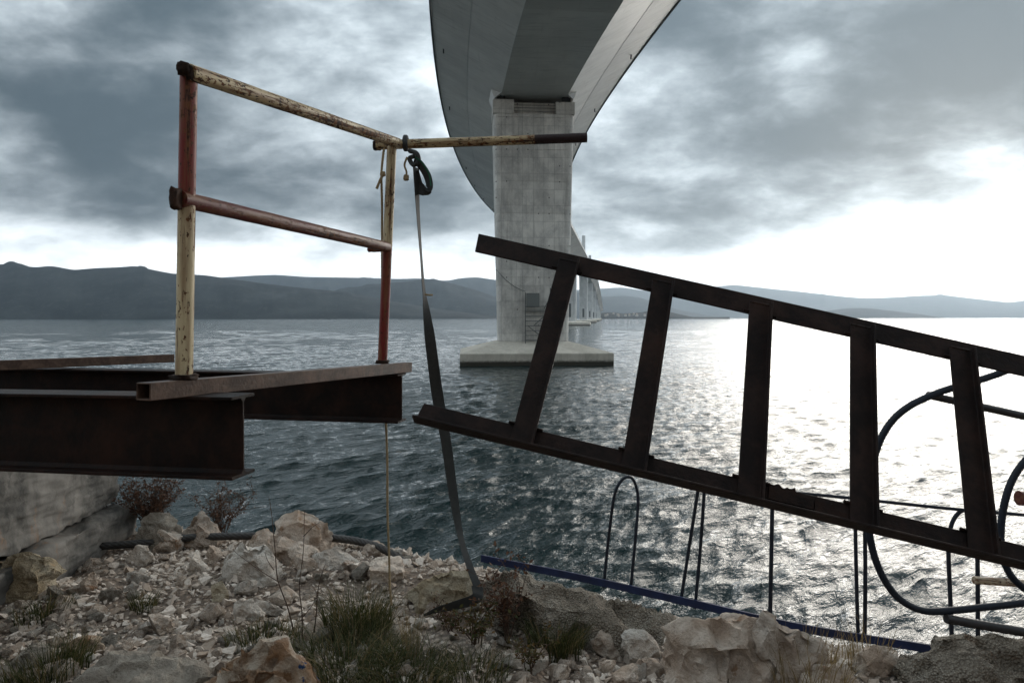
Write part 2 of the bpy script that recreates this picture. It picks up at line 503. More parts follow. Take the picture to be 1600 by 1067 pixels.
M['leafgreen'] = mat_leaf('dull green leaves', (0.035, 0.05, 0.015), (0.11, 0.06, 0.02))
M['twig'] = mat_plain('twig bark', (0.07, 0.042, 0.028), 0.85, 0.3, 60)
M['house'] = mat_plain('white render', (0.48, 0.46, 0.43), 0.8, 0.05, 1)
M['roof'] = mat_plain('tiled roof', (0.30, 0.22, 0.18), 0.8, 0.1, 1)

# ------------------------------------------------------------------ the ground: a rocky bank that drops to the sea
EDGE = [(-60, 12), (-20, 9.5), (-8, 7.2), (-3.4, 6.15), (-2.4, 6.0), (-1.7, 5.9), (-1.0, 5.65), (-0.3, 5.45), (0.5, 4.85), (1.2, 4.5), (2.4, 4.0), (3.6, 3.9), (8, 4.3), (20, 7), (60, 12)]
EX = np.array([q[0] for q in EDGE]); EY = np.array([q[1] for q in EDGE])
def ground_base(X, Y):
    X = np.asarray(X, float); Y = np.asarray(Y, float)
    ed = np.interp(X, EX, EY)
    z = -1.96 - 0.03 * np.clip(X, -1.5, 4) - 0.02 * np.clip(Y - 4, -2, 4)
    z = z + np.where(Y < 1.5, (1.5 - Y) * 0.10, 0) + np.where(Y < -4, (-4 - np.clip(Y, -74, None)) * 0.42, 0)     # the hillside behind the viewpoint
    over = np.clip(Y - ed, 0, None)
    z = z - (np.sqrt(over ** 2 + 0.04) - 0.2) * 0.85
    return np.maximum(z, -9.0)
def ground_z(x, y):
    z = float(ground_base(x, y))
    z += 0.10 * mnoise.fractal(Vector((x * 0.8, y * 0.8, 3.1)), 1.0, 2.0, 4)
    z += 0.03 * mnoise.fractal(Vector((x * 4, y * 4, 7.7)), 1.0, 2.0, 3)
    return z
def spaced(a, b, lo, hi, fine, grow):
    """grid lines: fine between lo and hi, growing outside"""
    out = list(np.arange(lo, hi + 1e-6, fine))
    x, s = hi, fine
    while x < b:
        s *= grow; x += s; out.append(min(x, b))
    x, s = lo, fine
    while x > a:
        s *= grow; x -= s; out.insert(0, max(x, a))
    return np.array(out)
gx = spaced(-500, 500, -4.6, 4.2, 0.05, 1.12)
gy = spaced(-300, 40, 2.6, 8.2, 0.05, 1.12)
vv = [(float(x), float(y), ground_z(float(x), float(y))) for y in gy for x in gx]
nxg = len(gx)
ff = [(j * nxg + i, j * nxg + i + 1, (j + 1) * nxg + i + 1, (j + 1) * nxg + i) for j in range(len(gy) - 1) for i in range(nxg - 1)]
me = bpy.data.meshes.new('ground'); me.from_pydata(vv, [], ff); me.polygons.foreach_set('use_smooth', [True] * len(ff))
m, t, b = new_mat('stony soil')
c = wpos(t)
n1 = t.noise(c, 1.3, 6, 0.6, 0.5); n2 = t.noise(c, 14, 6, 0.7)
vor = t.node('ShaderNodeTexVoronoi'); t.put(vor.inputs['Vector'], c); vor.inputs['Scale'].default_value = 26
col = t.mix(t.ramp(n1, 0.38, 0.62), (0.28, 0.205, 0.15), (0.46, 0.38, 0.31))
col = t.mix(t.ramp(n2, 0.45, 0.7, 0, 0.7), col, (0.09, 0.07, 0.05))
col = t.mix(t.ramp(vor.outputs['Distance'], 0.25, 0.6, 0, 0.6), col, (0.07, 0.055, 0.045))
t.put(b.inputs['Base Color'], col); b.inputs['Roughness'].default_value = 0.95
t.put(b.inputs['Normal'], t.bump(t.math('SUBTRACT', n2, vor.outputs['Distance']), 0.9, 0.03))
M['soil'] = m
tag(link('ground', me, m), kind='structure')

# ------------------------------------------------------------------ the sea: wind waves as real relief
def build_sea():
    r = [8.0]
    while r[-1] < 700: r.append(r[-1] * 1.0031)
    while r[-1] < 45000: r.append(r[-1] * 1.05)
    r = np.array(r)
    na = 600
    az = np.linspace(R(-39.5), R(39.5), na)
    az = np.concatenate([np.linspace(R(-125), R(-40), 36), az, np.linspace(R(40), R(125), 36)])
    RR, AA = np.meshgrid(r, az, indexing='ij')
    X = RR * np.sin(AA); Y = RR * np.cos(AA); Z = np.zeros_like(X)
    DX = np.zeros_like(X); DY = np.zeros_like(X)
    sp = RR * 0.0031 + RR * 0.02 * (np.abs(AA) > R(39.6))
    g = np.random.default_rng(11)
    base = math.atan2(-0.75, 0.66)
    # slow gusts that change the roughness from place to place
    gust = 0.85 + 0.3 * np.sin(X * 0.05 + 1.3 + 0.8 * np.sin(Y * 0.031)) * np.sin(Y * 0.043 - X * 0.013 + 0.6)
    near = np.clip((700 - RR) / 400, 0, 1)
    for i in range(104):
        lam = 0.26 * (1.5 / 0.26) ** (g.random() ** 0.8) if i < 84 else 1.5 * (9.0 / 1.5) ** g.random()
        a = base + g.normal(0, 0.17 if i % 3 else 0.55)
        k = 2 * math.pi / lam
        kx, ky = k * math.cos(a), k * math.sin(a)
        ph = g.random() * 6.283
        amp = 0.036 / k * (1.0 if lam < 1.5 else 0.55 if lam < 3 else 0.42)
        wgt = np.clip((lam / sp - 2.2) / 3.0, 0, 1) * near * gust
        th = kx * X + ky * Y + ph
        cth, sth = np.cos(th), np.sin(th)
        Z += amp * wgt * cth
        DX -= amp * wgt * sth * math.cos(a) * 1.15
        DY -= amp * wgt * sth * math.sin(a) * 1.15
    co = np.stack([X + DX, Y + DY, Z + SEA], -1).reshape(-1, 3)
    nr, nc = X.shape
    idx = np.arange(nr * nc).reshape(nr, nc)
    q = np.stack([idx[:-1, :-1], idx[:-1, 1:], idx[1:, 1:], idx[1:, :-1]], -1).reshape(-1, 4)[:, ::-1]
    me = bpy.data.meshes.new('sea')
    me.vertices.add(len(co)); me.vertices.foreach_set('co', co.ravel().astype(np.float32))
    me.loops.add(q.size); me.loops.foreach_set('vertex_index', q.ravel().astype(np.int32))
    me.polygons.add(len(q)); me.polygons.foreach_set('loop_start', np.arange(0, q.size, 4, dtype=np.int32))
    me.polygons.foreach_set('use_smooth', np.ones(len(q), bool))
    me.update(calc_edges=True)
    m, t, b = new_mat('sea water')
    c = wpos(t)
    rot = (0, 0, base)
    cw = t.mapping(c, (1, 1, 1), (0, 0, -base))
    h1 = t.noise(t.mapping(cw, (1.0, 0.30, 1)), 6.5, 4, 0.62, 0.3)
    h2 = t.noise(t.mapping(cw, (1.0, 0.22, 1)), 1.5, 3, 0.5, 0.3)
    h = t.math('ADD', t.math('MULTIPLY', h1, 0.5), h2)
    t.put(b.inputs['Base Color'], (0.006, 0.019, 0.020))
    b.inputs['Roughness'].default_value = 0.05
    b.inputs['IOR'].default_value = 1.333
    t.put(b.inputs['Normal'], t.bump(h, 1.0, 0.20))
    M['sea'] = m
    return tag(link('sea', me, m), kind='structure')
build_sea()

# ------------------------------------------------------------------ hills across the water
def mat_hill():
    m, t, b = new_mat('scrub covered hill')
    c = wpos(t)
    n1 = t.noise(t.mapping(c, (1, 1, 2.5)), 0.005, 9, 0.68); n2 = t.noise(c, 0.03, 7, 0.75)
    col = t.mix(t.ramp(n1, 0.4, 0.65), (0.012, 0.016, 0.017), (0.028, 0.033, 0.033))
    col = t.mix(t.ramp(n2, 0.52, 0.66, 0, 0.6), col, (0.06, 0.063, 0.06))
    t.put(b.inputs['Base Color'], col)
    b.inputs['Roughness'].default_value = 0.95
    b.inputs['Specular IOR Level'].default_value = 0.1
    return m
M['hill'] = mat_hill()
def hill(name, dist, depth, ridge, seed=0.0, rough=1.0):
    px = np.array([q[0] for q in ridge], float); py = np.array([q[1] for q in ridge], float)
    n = int((px[-1] - px[0]) / 3) + 1
    xs = np.linspace(px[0], px[-1], n)
    hh = np.interp(xs, px, py)
    # smooth the polyline a little
    ker = np.array([1, 2, 3, 4, 3, 2, 1.]); ker /= ker.sum()
    hh = np.convolve(np.pad(hh, 3, mode='edge'), ker, mode='valid')
    prof = [(0.0, 0.0), (0.06, 0.10), (0.2, 0.28), (0.36, 0.48), (0.52, 0.66), (0.68, 0.80), (0.82, 0.92), (0.92, 0.985), (1.0, 1.0), (1.12, 0.95), (1.4, 0.7), (2.0, -0.05)]
    vs, fs = [], []
    for i, x in enumerate(xs):
        az = math.atan2(x - 800, F)
        top = (HOR - hh[i]) / F
        for j, (u, v) in enumerate(prof):
            rr = dist + depth * u
            Yd = rr
            Yr = dist + depth
            ztop = max(top * Yr, 2) - SEA
            k = v + (0.0 if j in (0, 7, 8, 9, 11) else 0.13 * rough * mnoise.fractal(Vector((x * 0.02 + seed, u * 3.5, seed)), 1, 2, 4))
            vs.append(((x - 800) / F * Yd, Yd, SEA + ztop * k - (6 if v == 0 or j == 11 else 0)))
    m_ = len(prof)
    for i in range(len(xs) - 1):
        for j in range(m_ - 1):
            fs.append((i * m_ + j, (i + 1) * m_ + j, (i + 1) * m_ + j + 1, i * m_ + j + 1))
    me = bpy.data.meshes.new(name); me.from_pydata(vs, [], fs)
    me.polygons.foreach_set('use_smooth', [True] * len(fs)); me.update()
    return tag(link(name, me, M['hill']), kind='structure')
hill('hill', 3000, 700, [(-900, 440), (-600, 418), (-300, 402), (-120, 410), (0, 413), (25, 412), (52, 418), (80, 415.5), (115, 422), (150, 419), (190, 417.5), (212, 415.5), (240, 422), (268, 427.5), (320, 430), (347, 434), (412, 443), (454, 448), (524, 455), (570, 462), (620, 472), (680, 482), (740, 490), (790, 497)], 0.3)
hill('hill', 4300, 900, [(380, 497), (430, 480), (480, 466), (524, 455), (557, 448), (598, 443), (640, 439.5), (667, 435.5), (700, 441), (740, 452), (775, 464), (815, 478), (850, 490), (870, 497)], 2.3)
hill('far_hill', 6800, 1400, [(200, 455), (300, 440), (347, 433.5), (400, 430.5), (430, 429.5), (480, 433), (560, 434), (620, 436), (655, 435), (698, 439), (720, 434.5), (745, 433), (772, 437), (840, 447), (900, 456), (943, 464), (975, 462), (1000, 465), (1022, 472), (1060, 484), (1100, 492), (1130, 497)], 4.0)
hill('far_hill', 10300, 2200, [(780, 462), (850, 456), (939, 451), (971, 449), (1013, 455), (1080, 452), (1147, 445), (1193, 450), (1211, 452), (1244, 455), (1322, 464), (1350, 466), (1392, 465), (1438, 462), (1475, 461), (1507, 465), (1577, 473), (1600, 470), (1700, 462), (1900, 455), (2300, 470)], 8.0)
hill('hill', 5600, 700, [(1240, 497), (1290, 486), (1322, 482), (1350, 481.5), (1392, 485.5), (1438, 491), (1475, 497)], 12.0)
hill('headland', 2650, 420, [(915, 494), (935, 489), (955, 488), (975, 490), (999, 488.5), (1017, 485), (1030, 484.5), (1045, 487), (1062, 491), (1085, 496), (1140, 497)], 15.0)

# ------------------------------------------------------------------ the bridge
def cx(Y):
    return 0.8 + (min(Y, 280) - 140) ** 2 / (1850.0 if Y > 140 else 1500.0) + max(0, Y - 280) * 2 * 140 / 1850.0 * 0.925
def slope(Y):
    return (cx(Y + 1) - cx(Y - 1)) / 2
def deck_z(Y):
    if Y < 800: return 29.85 + 0.031 * Y
    if Y < 1500: return 54.65 + 0.031 * (Y - 800) - 0.031 * (Y - 800) ** 2 / 700.0
    return 54.65 - 0.031 * (Y - 1500)
bridge = tag(empty('bridge', (cx(88), 88, SEA)), 'long grey steel girder bridge on concrete piers crossing the strait', 'bridge')
BINV = Matrix.Translation(-Vector((cx(88), 88, SEA)))
def badd(mb, name, mat, parent=None, smooth=None):
    """link a mesh given in world coordinates under the bridge"""
    me = mb.mesh(name, smooth); me.transform(BINV)
    return link(name, me, mat, parent or bridge)
SEC = [(-12.3, 0.0), (-12.3, -0.35), (-8.4, -2.35), (-4.1, -4.8), (4.1, -4.8), (8.4, -2.35), (12.3, -0.35), (12.3, 0.0)]
def section(Y, inset=0.0):
    th = -math.atan(slope(Y)); c0, s0 = math.cos(th), math.sin(th)
    z0 = deck_z(Y)
    sx = (12.3 - inset) / 12.3
    return [(cx(Y) + a * sx * c0, Y + a * sx * s0, z0 + bb * (1 - inset * 0.25) - inset * 0.2) for a, bb in SEC]
def sweep(ys, inset=0.0):
    mb = MB()
    n = len(SEC)
    vs = []
    for Y in ys: vs += section(Y, inset)
    fs = []
    for i in range(len(ys) - 1):
        for k in range(n):
            fs.append((i * n + k, i * n + (k + 1) % n, (i + 1) * n + (k + 1) % n, (i + 1) * n + k))
    fs.append(tuple(range(n - 1, -1, -1))); fs.append(tuple((len(ys) - 1) * n + k for k in range(n)))
    mb.add(vs, [f[::-1] for f in fs])
    return mb
girder = badd(sweep(list(np.arange(-66, 2425, 10.0)), 0.05), 'girder', M['girder_core'])
Y = -66.0
seg = 0
while Y < 2410:
    L = 6.0 if Y < 340 else 24.0
    gap = 0.011 if Y < 340 else 0.1
    ys = [Y + gap, Y + L / 2, Y + L - gap]
    badd(sweep(ys), 'girder_segment', M['girder'], girder)
    Y += L
# long weld strips on the flanks and the soffit, and drain pipes
def sec_pt(Y, a, bb):
    th = -math.atan(slope(Y))
    return Vector((cx(Y) + a * math.cos(th), Y + a * math.sin(th), deck_z(Y) + bb))
for (a, bb) in ((-8.4, -2.35), (8.4, -2.35), (-4.1, -4.8), (4.1, -4.8)):
    mb = MB(); mb.tube([sec_pt(Y_, a, bb) for Y_ in np.arange(-60, 420, 6.0)], 0.028, 5)
    badd(mb, 'weld_strip', M['girder_core'], girder)
for Y_ in np.arange(30, 320, 24.0):
    for sg in (-1, 1):
        mb = MB(); q_ = sec_pt(Y_ + 3, sg * 11.2, -0.95)
        mb.tube([q_ + Vector((0, 0, 0.2)), q_ + Vector((0, 0, -0.45))], 0.09, 7)
        badd(mb, 'drain_pipe', M['girder_edge'], girder)
# dark edge strip and wind barrier along both deck edges
for sgn in (-1, 1):
    mb = MB(); pts = []
    ys = list(np.arange(-66, 400, 6.0)) + list(np.arange(400, 2410, 30.0))
    for Y in ys:
        th = -math.atan(slope(Y))
        for a, h in ((12.33, -0.42), (12.5, -0.42), (12.5, 0.12), (12.33, 0.12)):
            pts.append((cx(Y) + sgn * a * math.cos(th), Y + sgn * a * math.sin(th), deck_z(Y) + h))
    fs = []
    for i in range(len(ys) - 1):
        for k in range(4):
            fs.append((i * 4 + k, i * 4 + (k + 1) % 4, i * 4 + 4 + (k + 1) % 4, i * 4 + 4 + k))
    mb.add(pts, fs)
    badd(mb, 'edge_strip', M['girder_edge'])
    mb = MB()
    for i in range(len(ys) - 1):
        for h in (0.5, 1.0, 1.5):
            q = []
            for Y in (ys[i], ys[i + 1]):
                th = -math.atan(slope(Y))
                q.append((cx(Y) + sgn * 12.2 * math.cos(th), Y + sgn * 12.2 * math.sin(th), deck_z(Y) + h))
            mb.tube(q, 0.06, 4, False)
        mb.tube([q[0], (q[0][0], q[0][1], deck_z(ys[i]) - 0.1)], 0.07, 4, False)
    badd(mb, 'parapet_rail', M['girder'])
for Y in (128, 172, 226, 300, 390):
    mb = MB(); th = -math.atan(slope(Y))
    x0, y0, z0 = cx(Y) + 12.1 * math.cos(th), Y + 12.1 * math.sin(th), deck_z(Y)
    mb.tube([(x0, y0, z0), (x0, y0, z0 + 8)], [0.12, 0.07], 6)
    mb.box((x0 - 1.0, y0 - 0.15, z0 + 8), (x0 + 0.1, y0 + 0.15, z0 + 8.12))
    badd(mb, 'lamp_post', M['girder'])

def rrect(wd, dp, r, n=5):
    out = []
    for (sx, sy, a0) in ((1, 1, 0), (-1, 1, 90), (-1, -1, 180), (1, -1, 270)):
        for k in range(n + 1):
            a = R(a0 + 90 * k / n)
            out.append((sx * (wd / 2 - r) + r * math.cos(a), sy * (dp / 2 - r) + r * math.sin(a)))
    return out
def pier_shaft_piece(Yc, z0, z1, w0, w1, d0, d1, rad=0.75, inset=0.0):
    th = -math.atan(slope(Yc)); c0, s0 = math.cos(th), math.sin(th)
    mb = MB()
    lo = rrect(w0 - inset * 2, d0 - inset * 2, rad); hi = rrect(w1 - inset * 2, d1 - inset * 2, rad)
    n = len(lo)
    vs = [(cx(Yc) + a * c0 - bb * s0, Yc + a * s0 + bb * c0, z0) for a, bb in lo] + [(cx(Yc) + a * c0 - bb * s0, Yc + a * s0 + bb * c0, z1) for a, bb in hi]
    fs = [(i, (i + 1) % n, n + (i + 1) % n, n + i) for i in range(n)] + [tuple(range(n - 1, -1, -1)), tuple(range(n, 2 * n))]
    mb.add(vs, fs)
    return mb
def cap_mesh(Yc, wd, dp, zt, zf, tw, td):
    th = -math.atan(slope(Yc)); c0, s0 = math.cos(th), math.sin(th)
    mb = MB()
    vs = []
    for (ww, dd, zz) in ((wd, dp, SEA - 2.0), (wd, dp, zf), (tw, td, zt)):
        for sx, sy in ((-1, -1), (1, -1), (1, 1), (-1, 1)):
            a, bb = sx * ww / 2, sy * dd / 2
            vs.append((cx(Yc) + a * c0 - bb * s0, Yc + a * s0 + bb * c0, zz))
    fs = [(3, 2, 1, 0), (8, 9, 10, 11)]
    for l in (0, 4):
        for k in range(4):
            fs.append((l + k, l + (k + 1) % 4, l + 4 + (k + 1) % 4, l + 4 + k))
    mb.add(vs, fs)
    me = mb.mesh('pile_cap')
    bm = bmesh.new(); bm.from_mesh(me)
    bmesh.ops.bevel(bm, geom=[e for e in bm.edges], offset=0.08, segments=2, affect='EDGES', profile=0.5)
    bm.to_mesh(me); bm.free()
    me.transform(BINV)
    return me
# the near pier: lifts of concrete with joints between them
PY = 88.2
soff = deck_z(PY) - 4.8
zb = -2.98
ztop = soff - 0.55
DEPTH = 5.4
def pw_(z):
    return 8.8 + (10.3 - 8.8) * (z - zb) / (soff - zb)
pier = badd(pier_shaft_piece(PY, zb - 0.05, ztop - 2.2, pw_(zb), pw_(ztop), DEPTH, DEPTH, 0.7, 0.06), 'pier', M['concrete_pier'], None, 40)
z = zb
LIFT = 4.0
while z < ztop - 2.0:
    z1 = min(z + LIFT, ztop - 1.75)
    badd(pier_shaft_piece(PY, z + 0.02, z1 - 0.02, pw_(z), pw_(z1), DEPTH, DEPTH, 0.75), 'concrete_lift', M['concrete_pier'], pier, 40)
    z = z1
    if z1 >= ztop - 1.76: break
# head of the pier: two horns and a recessed ledge between them
th = -math.atan(slope(PY))
HM = Matrix.Translation((cx(PY), PY, 0)) @ Matrix.Rotation(th, 4, 'Z')
hw = pw_(ztop) / 2
mb = MB(); mb.box((-hw, -DEPTH / 2, z + 0.02), (-hw + 2.6, DEPTH / 2, ztop), HM); badd(mb, 'pier_head', M['concrete_pier'], pier)
mb = MB(); mb.box((hw - 2.4, -DEPTH / 2, z + 0.02), (hw, DEPTH / 2, ztop - 0.2), HM); badd(mb, 'pier_head', M['concrete_pier'], pier)
mb = MB(); mb.box((-hw + 2.62, -DEPTH / 2 + 1.1, z + 0.02), (hw - 2.42, DEPTH / 2 - 0.3, ztop - 0.05), HM); badd(mb, 'pier_head', M['concrete_pier'], pier)
for xx in (-hw + 0.5, hw - 1.5):
    mb = MB(); mb.box((xx, -DEPTH / 2 + 0.15, ztop - 0.19 if xx > 0 else ztop + 0.002), (xx + 1.0, -DEPTH / 2 + 1.3, soff), HM); badd(mb, 'bearing', M['dark'], pier)
mb = MB(); mb.box((-hw + 0.5, 0.0, ztop + 0.002), (hw - 0.5, 1.2, soff), HM); badd(mb, 'bearing', M['dark'], pier)
for hgt in (0.35, 0.75, 1.1):
    mb = MB(); mb.tube([HM @ Vector((-hw + 2.62, -DEPTH / 2 + 0.15, z + hgt)), HM @ Vector((hw - 2.42, -DEPTH / 2 + 0.15, z + hgt))], 0.035, 5); badd(mb, 'ledge_rail', M['scaffold'], pier)
# diaphragm skirts of the girder where it widens over the pier
for sg in (-1, 1):
    mb = MB()
    q = [(sg * 4.08, -3.6, soff + 0.02), (sg * 4.95, -2.7, soff - 0.42), (sg * 4.95, 2.7, soff - 0.42), (sg * 4.08, 3.6, soff + 0.02),
         (sg * 4.6, -3.6, soff + 0.5), (sg * 5.5, -2.7, soff + 0.9), (sg * 5.5, 2.7, soff + 0.9), (sg * 4.6, 3.6, soff + 0.5)]
    mb.add([HM @ Vector(v) for v in q], [(0, 1, 2, 3), (0, 4, 5, 1), (1, 5, 6, 2), (2, 6, 7, 3), (4, 7, 6, 5), (0, 3, 7, 4)])
    badd(mb, 'bearing_bracket', M['girder'])
link('pile_cap', cap_mesh(PY, 18.5, 13.4, zb - 0.02, SEA + 1.5, 8.9, 5.6), M['concrete_cap'], pier)

def far_pier(Yc, capw, w_top=10.2):
    so = deck_z(Yc) - 4.8
    zb_ = SEA + 3.0
    w0 = w_top - 1.2
    p_ = badd(pier_shaft_piece(Yc, zb_, so + 0.3, w0, w_top, 7.0, 8.0, 1.4), 'pier', M['concrete_far'], None, 40)
    mb = cap_mesh(Yc, capw, 22.0, zb_ + 0.02, SEA + 3.0 - 0.8, w0 + 6, 14)
    link('pile_cap', mb, M['concrete_cap'], p_)
    mb = MB()
    th = -math.atan(slope(Yc)); H = Matrix.Translation((cx(Yc), Yc, 0)) @ Matrix.Rotation(th, 4, 'Z')
    mb.box((-1.2, -3.72, zb_ + 3), (1.0, -3.3, zb_ + 13), H)
    badd(mb, 'access_frame', M['scaffold'], p_)
for Yc, cw_ in ((505, 30), (790, 30), (1075, 30), (1360, 30), (1645, 30), (1930, 24), (2130, 20), (2290, 18)):
    far_pier(Yc, cw_)
for Yc in (790, 1075, 1360, 1645):
    mb = MB(); mb.box((cx(Yc) - 1.7, Yc - 3, deck_z(Yc) - 0.3), (cx(Yc) + 1.7, Yc + 3, deck_z(Yc) + (40 if Yc < 800 else 38)))
    badd(mb, 'pylon', M['concrete_far'])

# scaffold tower on the near pile cap
def scaffold():
    yf = PY - DEPTH / 2 - 0.25
    base = at(821, 533, yf - 0.6)
    o = tag(empty('scaffold_tower', (base.x, yf - 0.6, zb - 0.35)), 'thin steel scaffold tower with grey board against the near concrete pier', 'scaffold')
    W_, D_, Hh = 3.1, 1.0, 6.4
    def part(name, mb, mat): return mb.build(name, mat, o)
    def tb(name, a, b_, r=0.05):
        mb = MB(); mb.tube([a, b_], r, 5); return part(name, mb, M['scaffold'])
    for x in (0, W_):
        for y in (0, D_ - 0.45):
            tb('standard', (x, y, 0), (x, y, Hh if x == 0 else Hh + 0.6))
    for k, h in enumerate((0.5, 1.1, 1.7, 2.3, 2.9, 3.5, 4.1, 4.7)):
        for y in (0, D_ - 0.45):
            tb('ledger', (0, y, h), (W_, y, h), 0.04)
    for h in (0.5, 1.7, 2.9, 4.1, 5.2):
        for x in (0, W_):
            tb('transom', (x, 0, h), (x, D_ - 0.45, h), 0.04)
    tb('diagonal_brace', (1.0, -0.06, 2.3), (W_, -0.06, 4.2)); tb('diagonal_brace', (0.3, -0.06, 2.3), (W_ - 0.3, -0.06, 0.3))
    tb('diagonal_brace', (W_, -0.06, 5.9), (W_ - 0.8, -0.06, 4.4))
    mb = MB(); mb.box((0, 0.02, 4.28), (W_, 0.5, 4.36)); part('platform_board', mb, M['board'])
    mb = MB(); mb.box((0.12, 0.07, 4.6), (1.75, 0.11, 6.35)); part('side_board', mb, M['board'])
    for x in (-0.25, 0.55, 1.05):
        mb = MB(); mb.box((x, -0.25, -0.3), (x + 0.4, 0.05, 0.0)); part('sole_block', mb, M['dark'])
scaffold()
pts = [at(775, 421, 85.2), at(790, 437, 85.2), at(806, 449, 85.2), at(821, 455.5, 85.2)]
mb = MB(); mb.tube(bez(pts, 6), 0.03, 4)
badd(mb, 'hanging_line', M['scaffold'], pier)

# ------------------------------------------------------------------ houses on the far headland
for i in range(16):
    px = 948 + i * 5.6 + random.uniform(-5, 5)
    if px > 1040: px = 958 + (i % 4) * 9.3
    py = 495.0 - random.uniform(0, 5.0)
    Yd = 2650 + (496 - py) * 45
    p0 = at(px, py, Yd)
    wd, dp, hh = random.uniform(5, 10), random.uniform(6, 8), random.uniform(3.5, 6)
    mb = MB()
    zlo = SEA + 2 + (496.5 - py) * 3.6 - 6
    mb.box((-wd / 2, -dp / 2, -6), (wd / 2, dp / 2, hh))
    o = tag(empty('house', (p0.x, Yd, max(p0.z, SEA + 3)), (0, 0, random.uniform(-0.5, 0.5))), 'tiny white house on the low headland beyond the bridge end', 'house', 'houses on the far headland')
    mb.build('wall', M['house'], o)
    mb = MB(); r_ = wd / 2 + 0.4; q = dp / 2 + 0.4
    mb.add([(-r_, -q, hh), (r_, -q, hh), (r_, q, hh), (-r_, q, hh), (-r_, 0, hh + 2.6), (r_, 0, hh + 2.6)],
           [(0, 1, 5, 4), (2, 3, 4, 5), (0, 4, 3), (1, 2, 5), (3, 2, 1, 0)])
    mb.build('roof', M['roof'], o)

# ------------------------------------------------------------------ the concrete abutment under the steel platform
def rough_block(name, lo, hi, rot, parent, mat, amp=0.03, cuts=44, bev=0.05, seed=0):
    bm = bmesh.new()
    bmesh.ops.create_cube(bm, size=1.0)
    bmesh.ops.subdivide_edges(bm, edges=list(bm.edges), cuts=cuts, use_grid_fill=True)
    lo, hi = Vector(lo), Vector(hi)
    for v in bm.verts:
        t_ = [0.5 + c_ for c_ in v.co]
        p_ = Vector((lo[k] + (hi[k] - lo[k]) * t_[k] for k in range(3)))
        sd_ = Vector((seed, 0, 0))
        bb = bev * (0.6 + 1.3 * mnoise.fractal(p_ * 3.0 + sd_, 0.7, 2.1, 5))
        bb = min(max(0.012, bb), 0.13)
        q_ = Vector((min(max(p_[k], lo[k] + bb), hi[k] - bb) for k in range(3)))
        dv = p_ - q_
        n_ = dv.normalized() if dv.length > 1e-6 else Vector((0, 0, 0))
        p2 = q_ + n_ * bb
        k_ = mnoise.fractal(p_ * 1.5 + sd_, 1, 2, 3) * 0.3 + 0.3 * mnoise.fractal(p_ * 6 + sd_, 0.45, 2.1, 6)
        v.co = p2 + n_ * (amp * k_)
        if dv.length < 1e-6: pass
    me = bpy.data.meshes.new(name); bm.to_mesh(me); bm.free()
    me.polygons.foreach_set('use_smooth', [True] * len(me.polygons))
    return link(name, me, mat, parent, None, rot)
ab = tag(empty('concrete_abutment', (-3.42, 6.1, -2.3)), 'stained grey concrete block abutment carrying the rusty beams', 'abutment')
ABR = (0, 0, R(2.0))
rough_block('block', (-3.6, -4.2, 0.66), (-0.08, -0.04, 1.716), ABR, ab, M['abutment'], 0.09, 80, 0.03, 1)
rough_block('block', (-3.8, -4.4, -0.5), (0.02, 0.08, 0.625), ABR, ab, M['abutment'], 0.10, 80, 0.022, 9)

# ------------------------------------------------------------------ the steel platform
def ibeam_profile(h, wd, tf, tw, fil=0.012):
    a, q = wd / 2, tw / 2
    half = [(a, -h), (a, -h + tf), (q + fil, -h + tf), (q, -h + tf + fil), (q, -tf - fil), (q + fil, -tf), (a, -tf), (a, 0)]
    return half + [(-x, y) for x, y in half[::-1]]
def bevel_mesh(o, off=0.0015):
    md = o.modifiers.new('bevel', 'BEVEL'); md.width = off; md.segments = 1; md.limit_method = 'ANGLE'; md.angle_limit = R(50)
    return o
u = Vector((-1, 0.185, 0)).normalized()
nrm_ = Vector((0.185, 1, 0)).normalized()
PR = ibeam_profile(0.27, 0.135, 0.0105, 0.009)
e1 = Vector((-0.895, 2.275, -0.258)); e2 = Vector((-0.615, 3.82, -0.314))
def beam(name, e, length, label, dz=0.0):
    mb = MB(); e_ = Vector(e)
    mb.prism(PR, (0, 0, 0), u * length + Vector((0, 0, dz)))
    o = mb.build(name, M['beam'], None, None, e_)
    bevel_mesh(o)
    return tag(o, label, 'beam')
beam('steel_beam', e1, 4.6, 'near rusty steel beam with dark web, ending above the shrubs', -0.03)
beam('steel_beam', e2, 4.9, 'rusty steel beam ending beside the hanging strap, farther over the water')
def box_section(name, p0, p1, label, s=0.055, wall=0.005):
    p0, p1 = Vector(p0), Vector(p1)
    tdir = (p1 - p0).normalized()
    side = tdir.cross(Vector((0, 0, 1))).normalized(); up = side.cross(tdir)
    mb = MB()
    a, q = s / 2, s / 2 - wall
    vs = []
    for P in (Vector((0, 0, 0)), p1 - p0):
        for k in (a, q):
            for sx, sy in ((-1, -1), (1, -1), (1, 1), (-1, 1)):
                vs.append(P + side * (sx * k) + up * (sy * k))
    fs = []
    for k in range(4):
        j = (k + 1) % 4
        fs.append((k, j, 8 + j, 8 + k)); fs.append((4 + j, 4 + k, 12 + k, 12 + j))
        fs.append((j, k, 4 + k, 4 + j)); fs.append((8 + k, 8 + j, 12 + j, 12 + k))
    mb.add(vs, fs)
    o = mb.build(name, M['tubesteel'], None, None, p0)
    bevel_mesh(o, 0.002)
    return tag(o, label, 'crossbar')
c0 = Vector((-1.135, 2.10, -0.2285)); c1 = Vector((-0.60, 3.93, -0.2855))
box_section('crossbar', c0, c1, 'brown square steel tube across both beams, carrying the railing posts')
box_section('crossbar', Vector((-3.25, 3.20, -0.258)), Vector((-2.42, 4.86, -0.29)), 'brown square steel tube across the beams behind the tall post')

